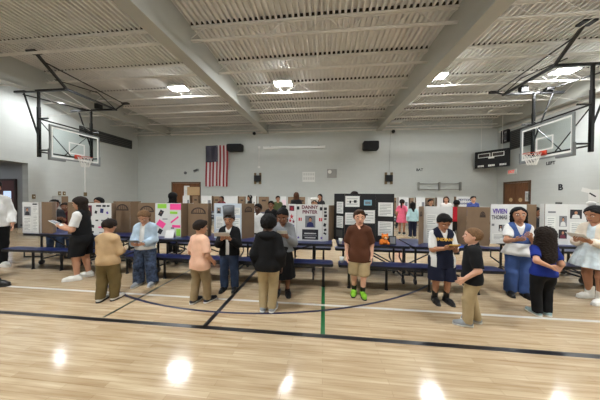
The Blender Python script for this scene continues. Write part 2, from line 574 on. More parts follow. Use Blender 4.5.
# ================================================================== WALL FIXTURES
def flag():
    n, mrows = 65, 60
    x0, x1, zt, zb = -8.07, -6.48, 4.92, 2.17
    def P(u, v, off=0.0):
        x = x0 + (x1 - x0) * u + 0.015 * math.sin(v * 5)
        z = zt + (zb - zt) * v - 0.02 * math.sin(u * 9) * (0.4 + v) + 0.04 * u * (1 - v)
        y = YB - 0.07 - 0.035 * math.sin(u * 21 + 0.8 * math.sin(v * 3)) * (0.35 + 0.65 * v) - off
        return (x, y, z)
    b = MB()
    vs = [P(i / n, j / mrows) for j in range(mrows + 1) for i in range(n + 1)]
    for j in range(mrows):
        for i in range(n):
            s = int(i / n * 13)
            mi = 0 if s % 2 == 0 else 1
            if i / n < 7 / 13 and j / mrows < 0.39:
                mi = 2
            b.f.append((j * (n + 1) + i, (j + 1) * (n + 1) + i, (j + 1) * (n + 1) + i + 1, j * (n + 1) + i + 1)); b.m.append(mi)
    b.v = vs
    for r in range(9):          # 50 stars, the union laid on its side
        for c_ in range(6 if r % 2 == 0 else 5):
            v0 = (c_ + (0.5 if r % 2 == 0 else 1.0)) / 6 * 0.39
            u0 = (r + 1) / 10 * 7 / 13
            pts = []
            for k in range(10):
                rr = 0.034 if k % 2 == 0 else 0.014
                a = PI / 2 + k * PI / 5
                pts.append(P(u0 + rr * math.cos(a) / (x1 - x0), v0 - rr * math.sin(a) / (zt - zb), 0.004))
            b.add([P(u0, v0, 0.004)] + pts, [(0, 1 + (k + 1) % 10, 1 + k) for k in range(10)], 1)
    o = b.build('flag', [mat('flag_red', (150, 34, 44), 0.7), mat('flag_white', (214, 204, 204), 0.7), mat('flag_blue', (32, 36, 62), 0.7)], None, (0, 0, 0), True)
    tag(o, 'American flag hung vertically on the back wall beside the door', 'flag')
    return o
flag()

def wall_speaker(x0, x1, z0, z1, label):
    cx, cz = (x0 + x1) / 2, (z0 + z1) / 2
    t = thing('wall_speaker', label, 'speaker', (cx, YB, cz), 0, 'black wall speakers on the back wall')
    og = (cx, YB, cz)
    MB().prism([(x0 + 0.06, z0), (x1 - 0.06, z0), (x1, z0 + 0.1), (x1, z1 - 0.05), (x1 - 0.05, z1), (x0 + 0.05, z1), (x0, z1 - 0.05), (x0, z0 + 0.1)], YB - 0.55, YB - 0.12, 0, 'y').build('cabinet', M_blackmatte, t, og, bevel=0.015)
    MB().box((x0 + 0.05, YB - 0.565, z0 + 0.06), (x1 - 0.05, YB - 0.55, z1 - 0.06)).build('grille', mat('speaker_grille', (30, 30, 32), 0.9, bump=0.6, bscale=300), t, og)
    MB().box((cx - 0.08, YB - 0.12, cz - 0.1), (cx + 0.08, YB - 0.001, cz + 0.1)).build('wall_bracket', M_black, t, og)
wall_speaker(-6.37, -5.36, 4.46, 4.93, 'black wall speaker right beside the flag')
wall_speaker(2.37, 3.3, 4.4, 4.95, 'black wall speaker alone on the right half of the back wall')

t = thing('screen_case', 'long white roll-up projection screen case high on the back wall', 'screen case', (-2.0, YB, 4.72))
og = (-2.0, YB, 4.72)
MB().prism([(YB - 0.16, 4.64), (YB - 0.03, 4.64), (YB - 0.03, 4.79), (YB - 0.13, 4.79), (YB - 0.16, 4.76)], -4.0, 0.02, 0, 'x').build('case', M_white, t, og)
for x in (-4.02, 0.02):
    MB().box((x, YB - 0.17, 4.63), (x + 0.03, YB - 0.02, 4.8)).build('end_cap', M_white, t, og)
for x in (-3.6, -0.4):
    MB().box((x, YB - 0.1, 4.79), (x + 0.06, YB - 0.001, 4.84)).build('bracket', M_grey, t, og)
t = thing('wall_conduit', 'thin white vertical conduit with end boxes beside the screen case', 'conduit', (-4.34, YB, 4.1))
og = (-4.34, YB, 4.1)
MB().tube([(-4.34, YB - 0.03, 3.45), (-4.34, YB - 0.03, 4.78)], 0.018).build('pipe', M_steel, t, og)
for z in (4.72, 3.4):
    MB().box((-4.41, YB - 0.06, z), (-4.27, YB - 0.001, z + 0.12)).build('junction_box', M_white, t, og)

M_brass = mat('worn_brass_wood', (112, 92, 58), 0.5)
def hbracket(x, z, label):
    t = thing('wall_bracket', label, 'bracket', (x, YB, z), 0, 'H shaped brackets on the back wall')
    og = (x, YB, z)
    for s in (-1, 1):
        MB().box((x + s * 0.17 - 0.07, YB - 0.1, z - 0.37), (x + s * 0.17 + 0.07, YB - 0.001, z + 0.37)).build('side_rail', M_brass, t, og, bevel=0.01)
    MB().box((x - 0.23, YB - 0.16, z - 0.2), (x + 0.23, YB - 0.1, z + 0.2)).build('cross_block', M_blackmatte, t, og, bevel=0.015)
hbracket(-4.41, 2.7, 'black and brass H shaped bracket below the white conduit')
hbracket(4.02, 2.7, 'black and brass H shaped bracket right of the black trifold board')
for x, zt in ((-4.6, 5.68), (4.2, 5.6)):
    lab = 'small dark camera under the ceiling ' + ('beside the left of the two middle girders' if x < 0 else 'with a cable hanging from it')
    t = thing('ceiling_camera', lab, 'camera', (x, YB, zt))
    og = (x, YB, zt)
    MB().box((x - 0.05, YB - 0.2, zt - 0.05), (x + 0.05, YB - 0.1, zt + 0.06)).build('mount', M_black, t, og)
    MB().sphere((x, YB - 0.26, zt - 0.04), 0.11, 14).build('dome', M_black, t, og, True)
    if x > 0:
        MB().tube([(x - 0.1, YB - 0.015, zt), (x - 0.15, YB - 0.015, 3.1)], 0.009, 5).build('cable', mat('grey_cable', (130, 130, 126), 0.6), t, og)
b = MB().box((-1.42, YB - 0.012, 2.48), (-0.6, YB - 0.001, 3.13))
for i in range(5):
    b.box((-1.36 + i * 0.15, YB - 0.014, 2.9), (-1.25 + i * 0.15, YB - 0.012, 3.05), 1)
    b.box((-1.36 + i * 0.15, YB - 0.014, 2.62), (-1.25 + i * 0.15, YB - 0.012, 2.78), 1)
tag(b.build('wall_chart', [M_paper, mat('pale_print', (202, 202, 198), 0.7)], None, (-1.0, YB, 2.8)), 'white printed chart on the back wall below the screen case', 'chart')
t = thing('wall_plate', 'grey wall plate with a pale round lens beside the white chart', 'wall plate', (0.5, YB, 3.0))
MB().box((0.18, YB - 0.05, 2.74), (0.8, YB - 0.001, 3.3)).build('cover', mat('plate_grey', (150, 150, 146), 0.5), t, (0.5, YB, 3.0), bevel=0.01)
MB().lathe([(0, 0), (0.1, 0), (0.12, 0.02), (0.0, 0.02)], (0.35, YB - 0.05, 3.12), 16, 0, PI / 2).build('lens', M_white, t, (0.5, YB, 3.0))
t = thing('thermostat', 'small round grey sensor on the wall above the back door', 'sensor', (-9.58, YB, 3.1))
MB().lathe([(0, 0), (0.1, 0), (0.1, 0.05), (0.06, 0.07), (0, 0.07)], (-9.58, YB, 3.1), 16, 0, PI / 2).build('body', M_grey, t, (-9.58, YB, 3.1))
t = thing('alarm_horn', 'tilted grey alarm horn on the wall left of the flag', 'alarm', (-8.78, YB, 3.26))
MB().cbox((-8.78, YB - 0.05, 3.26), (0.34, 0.1, 0.15), 0, 0, 0, -0.3).build('body', M_grey, t, (-8.78, YB, 3.26))
MB().cbox((-8.78, YB - 0.105, 3.26), (0.24, 0.012, 0.08), 0, 0, 0, -0.3).build('grille', M_darkgrey, t, (-8.78, YB, 3.26))

t = thing('wall_rail', 'grey two-bar wall rail on the right half of the back wall', 'rail', (7.0, YB, 2.2))
og = (7.0, YB, 2.2)
for z in (2.36, 2.02):
    MB().tube([(5.75, YB - 0.14, z), (8.25, YB - 0.14, z)], 0.022).build('bar', mat('rail_grey', (140, 140, 134), 0.5), t, og)
for x in (5.8, 7.0, 8.2):
    MB().box((x - 0.03, YB - 0.16, 1.95), (x + 0.03, YB - 0.001, 2.46)).build('bracket', mat('rail_grey', (140, 140, 134), 0.5), t, og)
vs, fs = text_mesh('BAT', 0.22, None, 0.0, 0.006)
tag(MB().add([(x + 5.87, y + YB - 0.012, z + 3.22) for x, y, z in vs], fs).build('wall_lettering', M_inkdark, None, (5.87, YB, 3.22)), 'small dark letters on the back wall above the rail', 'lettering')

# scoreboard swung across the right corner
def scoreboard():
    p0, p1 = Vector((8.86, 14.22, 0)), Vector((9.78, 12.98, 0))
    L = (p1 - p0).length
    t = thing('scoreboard', 'black electronic scoreboard with white outlined panels across the right corner', 'scoreboard', (p0 + p1) / 2 + Vector((0, 0, 3.72)), math.atan2(p1.y - p0.y, p1.x - p0.x))
    MB().box((-L / 2, 0, -0.48), (L / 2, 0.16, 0.48)).build('cabinet', M_blackmatte, t, bevel=0.01)
    for s in (-1, 1):
        f = MB()
        x0, x1, z0, z1 = (-L / 2 + 0.16, -0.04, 0.1, 0.34) if s < 0 else (0.04, L / 2 - 0.3 + 0.1, 0.1, 0.34)
        d = 0.03
        for lo, hi in (((x0, z0), (x1, z0 + d)), ((x0, z1 - d), (x1, z1)), ((x0, z0), (x0 + d, z1)), ((x1 - d, z0), (x1, z1))):
            f.box((lo[0], -0.008, lo[1]), (hi[0], -0.001, hi[1]))
        f.build('panel_outline', M_white, t)
        MB().box((x0 + d, -0.005, z0 + d), (x1 - d, -0.001, z1 - d)).build('display', mat('dark_display', (46, 36, 34), 0.3), t)
    MB().box((-0.12, -0.01, 0.02), (0.14, -0.001, 0.12)).build('name_plate', M_white, t)
    for k in range(3):
        b = MB()
        for q in range(4):
            b.box((-0.62 + 0.5 * k + q * 0.075, -0.006, -0.42), (-0.56 + 0.5 * k + q * 0.075, -0.001, -0.32))
        b.build('caption_strip', M_white, t)
    for x in (-0.5, 0.45):
        MB().tube([(x, 0.08, 0.48), (x, 0.08, ZD - 3.72)], 0.011, 5).build('hanger', M_steel, t)
scoreboard()

t = thing('exit_sign', 'exit sign over the right wall double door', 'sign', (XR, 13.4, 2.96))
MB().box((XR - 0.08, 13.12, 2.82), (XR - 0.001, 13.68, 3.1)).build('housing', M_white, t, (XR, 13.4, 2.96), bevel=0.01)
vs, fs = text_mesh('EXIT', 0.2, None, 0, 0.006)
MB().add([(XR - 0.083, 13.4 - x, z + 2.96) for x, y, z in vs], fs).build('lettering', mat('exit_red', (200, 60, 50), 0.5, emit=((0.9, 0.12, 0.08), 0.8)), t, (XR, 13.4, 2.96))
def wall_x_text(txt, y, z, size, label, paper=None):
    b = MB()
    if paper:
        b.box((XR - 0.008, y - paper[0], z - paper[1]), (XR - 0.001, y + paper[0], z + paper[1]), 1)
    vs, fs = text_mesh(txt, size, None, 0, size * 0.04)
    b.add([(XR - 0.011, y - x, zz + z) for x, yy, zz in vs], fs)
    return tag(b.build('wall_sign' if paper else 'wall_lettering', [M_inkdark, M_wallside], None, (XR, y, z)), label, 'sign' if paper else 'lettering')
wall_x_text('B', 10.9, 1.99, 0.36, 'single black letter on the right wall')
wall_x_text('LEFT', 11.35, 3.12, 0.2, 'short dark word on the right wall below the hoop')
t = thing('wall_frame', 'small black framed card low on the right wall', 'frame', (XR, 10.95, 1.2))
MB().box((XR - 0.03, 10.82, 1.02), (XR - 0.001, 11.08, 1.34)).build('frame', M_black, t, (XR, 10.95, 1.2))
MB().box((XR - 0.034, 10.87, 1.09), (XR - 0.03, 11.03, 1.28)).build('card', M_ink, t, (XR, 10.95, 1.2))
b = MB().box((XR - 0.01, 9.5, 1.38), (XR - 0.001, 9.86, 1.86)).cbox((XR - 0.006, 9.95, 1.84), (0.006, 0.3, 0.16), 0, 0, 0.3)
b.cbox((XR - 0.013, 9.72, 1.66), (0.004, 0.25, 0.05), 0, 1, 0.6)
tag(b.build('wall_poster', [M_paper, M_inkdark], None, (XR, 9.7, 1.62)), 'white papers with a black stroke at the far right of the wall', 'poster')

def louver(n, xw, y0, y1, z0, z1, s, label):
    t = thing('wall_louver', label, 'vent', (xw, (y0 + y1) / 2, (z0 + z1) / 2), 0, 'dark louvers near the back corners')
    og = (xw, (y0 + y1) / 2, (z0 + z1) / 2)
    MB().box((min(xw, xw + s * 0.03), y0, z0), (max(xw, xw + s * 0.03), y1, z1)).build('backing', M_darkgrey, t, og)
    b = MB()
    k = int((z1 - z0) / 0.1)
    for i in range(k):
        z = z0 + (i + 0.5) * (z1 - z0) / k
        b.cbox((xw + s * 0.05, (y0 + y1) / 2, z), (0.05, y1 - y0 - 0.06, 0.014), 0, 0, 0, s * 0.6)
    b.build('slats', mat('louver_slat', (86, 86, 84), 0.5), t, og)
    f = MB()
    for lo, hi in (((y0, z0), (y1, z0 + 0.04)), ((y0, z1 - 0.04), (y1, z1)), ((y0, z0), (y0 + 0.04, z1)), ((y1 - 0.04, z0), (y1, z1))):
        f.box((min(xw, xw + s * 0.08), lo[0], lo[1]), (max(xw, xw + s * 0.08), hi[0], hi[1]))
    f.build('frame', M_darkgrey, t, og)
louver(1, XL, 10.7, 13.95, 4.69, 5.26, 1, 'long dark louver high on the left wall behind the hoop')
louver(2, XR, 12.15, 13.55, 4.2, 5.2, -1, 'dark louver panel high on the right wall behind the hoop')
t = thing('wall_clock', 'square black caged clock in the right corner under the ceiling', 'clock', (XR, 13.87, 5.02))
og = (XR, 13.87, 5.02)
f = MB()
for lo, hi in (((13.63, 4.66), (14.1, 4.72)), ((13.63, 5.32), (14.1, 5.38)), ((13.63, 4.66), (13.69, 5.38)), ((14.04, 4.66), (14.1, 5.38))):
    f.box((XR - 0.14, lo[0], lo[1]), (XR - 0.001, hi[0], hi[1]))
f.tube([(XR - 0.14, 13.63, 5.02), (XR - 0.14, 14.1, 5.02)], 0.01); f.tube([(XR - 0.14, 13.87, 4.66), (XR - 0.14, 13.87, 5.38)], 0.01)
f.build('cage', M_black, t, og)
b = MB()
b.lathe([(0, 0), (0.2, 0), (0.2, 0.03), (0, 0.03)], (0, 0, 0), 20)
b.v = [(XR - 0.03 - z, 13.87 + x, 5.02 + y) for x, y, z in b.v]
b.build('face', M_ink, t, og)

t = thing('wall_conduit', 'white vertical conduit with a brown outlet on the left wall', 'conduit', (XL, 10.96, 2.4))
MB().tube([(XL + 0.03, 10.96, 1.65), (XL + 0.03, 10.96, 3.6)], 0.03).build('pipe', M_white, t, (XL, 10.96, 2.4))
MB().box((XL, 10.9, 1.45), (XL + 0.06, 11.04, 1.66)).build('outlet', M_brass, t, (XL, 10.96, 2.4), bevel=0.008)
for y, lab in ((9.78, 'brown switch plate on the left wall, nearer the opening of the pair'), (9.98, 'brown switch plate on the left wall, farther from the opening of the pair'), (8.78, 'lone brown switch plate beside the left wall opening')):
    z = 1.58 if y > 9 else 1.42
    t = thing('switch_plate', lab, 'switch', (XL, y, z))
    MB().box((XL, y - 0.06, z - 0.1), (XL + 0.02, y + 0.06, z + 0.1)).build('plate', M_brass, t, (XL, y, z), bevel=0.005)
    MB().box((XL + 0.02, y - 0.015, z - 0.03), (XL + 0.035, y + 0.015, z + 0.03)).build('toggle', M_white, t, (XL, y, z))

# ================================================================== CEILING LIGHTS
M_lampon = mat('lamp_diffuser_lit', (255, 255, 255), 0.5, emit=(LIGHT_COLOR, LIGHT_STRENGTH))
M_lampoff = mat('lamp_diffuser_unlit', (214, 212, 204), 0.4)
def ceiling_light(x, y, on, label, group, wx=0.66, wy=0.36, z=5.98):
    x, y = x * 1.0275, y * 1.0275
    t = thing('ceiling_light', label, 'light', (x, y, z), 0, group)
    MB().box((-wx / 2 - .02, -wy / 2 - .02, 0.012), (wx / 2 + .02, wy / 2 + .02, 0.1)).build('housing', M_white, t, bevel=0.01)
    MB().box((-wx / 2, -wy / 2, 0.0), (wx / 2, wy / 2, 0.012)).build('diffuser', M_lampon if on else M_lampoff, t)
    for sx in (-wx * .35, wx * .35):
        MB().tube([(sx, 0, 0.12), (sx, 0, ZD - z)], 0.006, 5).build('hanger', M_steel, t)
LG = 'ceiling lights'
ceiling_light(-5.94, 8.53, True, 'lit ceiling light left of the left middle girder', LG)
ceiling_light(-1.62, 8.53, True, 'lit ceiling light between the two middle girders', LG)
ceiling_light(3.97, 8.53, True, 'lit ceiling light just right of the right middle girder', LG)
ceiling_light(8.15, 8.6, True, 'lit ceiling light above the right basketball hoop', LG)
ceiling_light(-7.7, 13.6, False, 'unlit ceiling light at the back wall, leftmost of three', LG)
ceiling_light(-1.72, 13.7, False, 'unlit ceiling light at the back wall, middle of three', LG)
ceiling_light(4.15, 13.65, False, 'unlit ceiling light at the back wall, rightmost of three', LG)
for x in (-5.94, -1.62, 3.97, 8.15):
    ceiling_light(x, 1.3, True, 'ceiling light in the row over the photographer', LG)
ceiling_light(-11.48, 8.52, True, 'narrow lit ceiling light in the bay along the left wall', LG, 0.42, 0.26, 5.86)

# ================================================================== BASKETBALL HOOPS
M_glass = glass_material()
def hoop(xb, yc, s, label, zt, fx):
    """glass board parallel to the side walls at x=xb, rim towards the court (direction s)"""
    t = thing('basketball_hoop', label, 'basketball hoop', (xb, yc, 2.85), 0, 'basketball hoops hung from the ceiling')
    og = (xb, yc, 2.85)
    y0, y1, z0, z1 = yc - 0.915, yc + 0.915, 2.86, 4.12
    MB().box((xb - 0.006, y0 + 0.05, z0 + 0.05), (xb + 0.006, y1 - 0.05, z1 - 0.05)).build('glass_pane', M_glass, t, og)
    f = MB()
    for lo, hi in (((y0, z0), (y1, z0 + 0.05)), ((y0, z1 - 0.05), (y1, z1)), ((y0, z0 + 0.05), (y0 + 0.05, z1 - 0.05)), ((y1 - 0.05, z0 + 0.05), (y1, z1 - 0.05))):
        f.box((xb - 0.035, lo[0], lo[1]), (xb + 0.02, hi[0], hi[1]))
    f.build('frame', mat('board_frame_grey', (132, 136, 136), 0.4, 0.3), t, og)
    f = MB()
    for lo, hi in (((y0 + 0.04, z0 + 0.06), (y1 - 0.04, z0 + 0.12)), ((y0 + 0.04, z1 - 0.12), (y1 - 0.04, z1 - 0.06)), ((y0 + 0.04, z0 + 0.12), (y0 + 0.1, z1 - 0.12)), ((y1 - 0.1, z0 + 0.12), (y1 - 0.04, z1 - 0.12))):
        f.box((xb + s * 0.0075 - 0.001, lo[0], lo[1]), (xb + s * 0.0075 + 0.001, hi[0], hi[1]))
    f.build('border_line', M_white, t, og)
    f = MB()
    q0, q1, r0, r1 = yc - 0.3, yc + 0.3, 3.15, 3.62
    for lo, hi in (((q0, r0), (q1, r0 + 0.05)), ((q0, r1 - 0.05), (q1, r1)), ((q0, r0 + 0.05), (q0 + 0.05, r1 - 0.05)), ((q1 - 0.05, r0 + 0.05), (q1, r1 - 0.05))):
        f.box((xb + s * 0.0075 - 0.001, lo[0], lo[1]), (xb + s * 0.0075 + 0.001, hi[0], hi[1]))
    f.build('target_square', M_white, t, og)
    pad = mat('pad_grey', (112, 114, 114), 0.8)
    MB().box((xb - 0.05, y0 - 0.02, z0 - 0.06), (xb + 0.03, y0 + 0.5, z0)).box((xb - 0.05, y0 - 0.02, z0), (xb + 0.03, y0, z0 + 0.35)).build('edge_padding', pad, t, og)
    MB().box((xb - 0.05, y1 - 0.5, z0 - 0.06), (xb + 0.03, y1 + 0.02, z0)).box((xb - 0.05, y1, z0), (xb + 0.03, y1 + 0.02, z0 + 0.35)).build('edge_padding', pad, t, og)
    rc = (xb + s * (0.15 + 0.23), yc, 3.05)
    rim = MB().tube([(rc[0] + 0.23 * math.cos(a * PI / 14), rc[1] + 0.23 * math.sin(a * PI / 14), rc[2]) for a in range(29)], 0.011, 6).build('rim', M_orange, t, og, True)
    MB().box((min(xb + s * 0.008, xb + s * 0.05), yc - 0.1, 2.98), (max(xb + s * 0.008, xb + s * 0.05), yc + 0.1, 3.14)).box((min(xb + s * 0.05, xb + s * 0.17), yc - 0.08, 3.02), (max(xb + s * 0.05, xb + s * 0.17), yc + 0.08, 3.06)).build('rim_bracket', M_orange, rim, og)
    nb = MB()
    for k in range(12):
        for d in (1, -1):
            pts = []
            for i in range(5):
                a = 2 * PI * k / 12 + d * i * PI / 12
                r = 0.225 - 0.028 * i
                pts.append((rc[0] + r * math.cos(a), rc[1] + r * math.sin(a), rc[2] - 0.1 * i))
            nb.tube(pts, 0.006, 4)
    nb.build('net', M_net, rim, og)
    # hanging frame: masts behind the glass, cross tubes, roof struts
    xm = xb - s * 0.42
    for y in (yc - 0.93, yc + 0.93):
        m_ = MB().tube([(xm, y, zt), (xm, y, 2.95 if y < yc else 3.0)], 0.032, 8, 0, True)
        mast = m_.build('mast', M_black, t, og)
        MB().tube([(xm, y, 4.75), (xm, y, 2.9)], 0.041, 8, 0, True).build('mast_sleeve', M_black, mast, og)
        for zz in (4.32, 3.15):
            MB().tube([(xm, y, zz), (xb - s * 0.03, y, zz)], 0.03).build('standoff', M_black, mast, og)
        MB().tube([(xb - s * 1.45, y, zt), (xb + s * (fx + .02), y, zt)], 0.036, 8, 0, True).build('cross_tube', M_black, t, og)
        MB().box((xb - s * 0.9 - 0.1, y - 0.09, zt + 0.05), (xb - s * 0.9 + 0.14, y + 0.09, zt + 0.17)).build('tube_clamp', M_black, t, og)
        MB().tube([(xb - s * 1.05, y, zt - 0.05), (xm, y, 3.6)], 0.028).build('brace', M_black, t, og)
    MB().tube([(xm, yc - 0.93, 4.32), (xm, yc + 0.93, 4.32)], 0.03).build('head_bar', M_black, t, og)
    MB().tube([(xm, yc - 0.93, 3.1), (xm, yc + 0.93, 3.1)], 0.03).build('foot_bar', M_black, t, og)
    for d in (1, -1):
        MB().tube([(xm, yc - d * 0.9, 4.25), (xm, yc + d * 0.1, 3.12)], 0.016).build('back_brace', M_black, t, og)
    xe = xb + s * fx
    MB().tube([(xe, yc - 1.0, zt), (xe, yc + 1.0, zt)], 0.036, 8, 0, True).build('front_tube', M_black, t, og)
    MB().tube([(xb - s * 1.1, yc - 0.93, zt - 0.1), (xb - s * 0.6, yc + 0.93, zt)], 0.024).build('diagonal_rod', M_black, t, og)
    MB().tube([(xe, yc - 0.95, zt), (xe + s * 0.33, yc - 2.02, 5.92)], 0.035, 8, 0, True).build('roof_strut', M_black, t, og)
    MB().tube([(xe, yc + 0.95, zt), (xe - s * 0.05, yc + 1.45, 5.82)], 0.03).build('roof_strut', M_black, t, og)
    MB().tube([(xe + s * 0.27, yc - 1.75, 5.80), (xe - s * 0.05, yc + 1.45, 5.80)], 0.022).build('ridge_rod', M_black, t, og)
    for d in (0, 1):  # white rods added to mimic lamplight catching the dark frame tubes
        MB().tube([(xm, yc + 0.93 - .1 * d, zt + 0.03), (xm - s * (.1 - .9 * d), yc - 0.9, zt + 0.05)], 0.02).build('lamplight_rod', M_white, t, og)
    MB().tube([(xe, yc - 1.3, 5.5), (xe - s * 0.02, yc + 0.2, 5.74), (xe, yc + 0.9, zt + 0.04)], 0.018).build('bent_rod', M_black, t, og)
    MB().box((xe + s * .33 - 0.16, yc - 2.18, 5.90), (xe + s * .33 + 0.16, yc - 1.98, 5.95)).build('roof_plate', M_black, t, og)
    MB().box((xe - 0.16, yc + 1.38, 5.79), (xe + 0.16, yc + 1.52, 5.85)).build('roof_plate', M_black, t, og)
    MB().box((xb - s * 0.05 - 0.12, yc + 0.85, zt + 0.05), (xb - s * 0.05 + 0.12, yc + 1.02, zt + 0.28)).build('winch', M_black, t, og)
    for d in (1, -1):
        MB().tube([(xm, yc - d * 0.9, zt - 0.05), (xm, yc + d * 0.88, 4.4)], 0.007, 5).build('guy_wire', M_steel, t, og)
hoop(-10.1, 8.1, 1, 'glass basketball hoop hung from the ceiling on the left side', 5.34, .78)
hoop(7.47, 8.46, -1, 'glass basketball hoop hung from the ceiling on the right side', 5.5, .62)

# ================================================================== CAFETERIA TABLES
def lunch_table(x0, x1, yc, label, bench_legs, group, z=0.68):
    L = x1 - x0
    cx = (x0 + x1) / 2
    t = thing('lunch_table', label, 'table', (cx, yc, 0), 0, group)
    def rounded(a, b_, c, d, r=0.05):
        pts = []
        for (px, py, a0) in ((b_ - r, d - r, 0), (a + r, d - r, 90), (a + r, c + r, 180), (b_ - r, c + r, 270)):
            for k in range(4):
                an = math.radians(a0 + 30 * k)
                pts.append((px + r * math.cos(an), py + r * math.sin(an)))
        return pts
    def slab(nm, a, b_, c, d, zt, th):
        o = MB().prism(rounded(a, b_, c, d), zt - 0.006, zt).build(nm, M_tableblue, t)
        MB().prism(rounded(a - 0.006, b_ + 0.006, c - 0.006, d + 0.006), zt - th, zt - 0.004).build('edge_band', M_tableedge, o)
        return o
    h = L / 2 - 0.02
    slab('tabletop', -h, -0.02, -0.37, 0.37, z, 0.045)
    slab('tabletop', 0.02, h, -0.37, 0.37, z, 0.045)
    slab('bench_seat', -h, h, -0.69, -0.44, 0.42, 0.045)
    slab('bench_seat', -h, h, 0.44, 0.69, 0.42, 0.045)
    for sx in (-1, 1):
        for fx in (0.1, L / 2 - 0.35):
            x = sx * fx
            lg = MB()
            for sy in (-1, 1):
                lg.tube([(x, sy * 0.27, 0.07), (x, sy * 0.27, z - 0.045)], 0.019)
            lg.tube([(x, -0.27, 0.12), (x, 0.27, 0.12)], 0.016)
            lg.tube([(x, -0.27, z - 0.07), (x, 0.27, z - 0.07)], 0.016)
            lg.build('leg_frame', M_tubeblack, t)
            for sy in (-1, 1):
                ca = MB().lathe([(0.0, -0.014), (0.05, -0.014), (0.055, 0), (0.05, 0.014), (0.0, 0.014)], (0, 0, 0), 14)
                ca.v = [(x + b_, sy * 0.27 + a, c + 0.055) for a, b_, c in [(q[0], q[2], q[1]) for q in ca.v]]
                ca.build('caster', M_rubber, t)
        # folding brace under the top
        MB().tube([(sx * 0.1, -0.2, 0.2), (sx * (L / 2 - 0.35), -0.2, z - 0.06)], 0.013).tube([(sx * 0.1, 0.2, 0.2), (sx * (L / 2 - 0.35), 0.2, z - 0.06)], 0.013).build('folding_brace', M_tubeblack, t)
        MB().tube([(sx * 0.1, 0, 0.14), (sx * (L / 2 - 0.35), 0, 0.14)], 0.015).build('stretcher', M_tubeblack, t)
    for sy in (-1, 1):
        for x in bench_legs:
            b = MB().tube([(x - cx, sy * 0.55, 0.012), (x - cx, sy * 0.55, 0.38)], 0.021)
            b.lathe([(0.03, 0.0), (0.03, 0.015), (0.022, 0.02)], (x - cx, sy * 0.55, 0), 10)
            b.build('bench_leg', M_tubeblack, t)
        for sx in (-1, 1):
            MB().tube([(sx * (L / 2 - 0.35), sy * 0.25, 0.16), (sx * (L / 2 - 0.35), sy * 0.55, 0.24), (sx * (L / 2 - 0.35), sy * 0.55, 0.38)], 0.016).build('bench_arm', M_tubeblack, t)
            MB().tube([(sx * 0.1, sy * 0.25, 0.16), (sx * 0.1, sy * 0.55, 0.26), (sx * 0.1, sy * 0.55, 0.38)], 0.016).build('bench_arm', M_tubeblack, t)
    return t
TG = 'blue lunch tables with attached benches'
lunch_table(-6.4, -3.62, 4.42, 'blue lunch table with benches at the left end of the front row', (-5.84, -5.19, -4.3, -3.75), TG)
lunch_table(-3.56, 0.17, 4.27, 'longest blue lunch table with benches, holding the neon pink and green poster', (-2.86, -2.2, -0.62, 0.0), TG)
lunch_table(0.23, 2.72, 4.27, 'blue lunch table with benches under the black trifold board', (0.42, 1.02, 1.68, 2.4), TG)
lunch_table(3.25, 6.0, 4.66, 'blue lunch table at the far right behind the girls in dresses', (3.8, 4.4, 5.1, 5.6), TG)
lunch_table(-11.0, -8.3, 7.6, 'blue lunch table near the left wall holding one white poster', (-10.4, -9.8, -9.2, -8.8), TG)
lunch_table(-8.2, -4.5, 11.5, 'blue lunch table in the back row under the flag', (-7.6, -6.8, -5.8, -5.0), TG)
lunch_table(-4.4, -0.5, 11.5, 'blue lunch table in the back row left of the black board', (-3.8, -3.0, -2.0, -1.0), TG)
lunch_table(3.15, 7.25, 11.5, 'blue lunch table in the back row below the wall rail', (3.8, 4.6, 5.6, 6.6), TG)

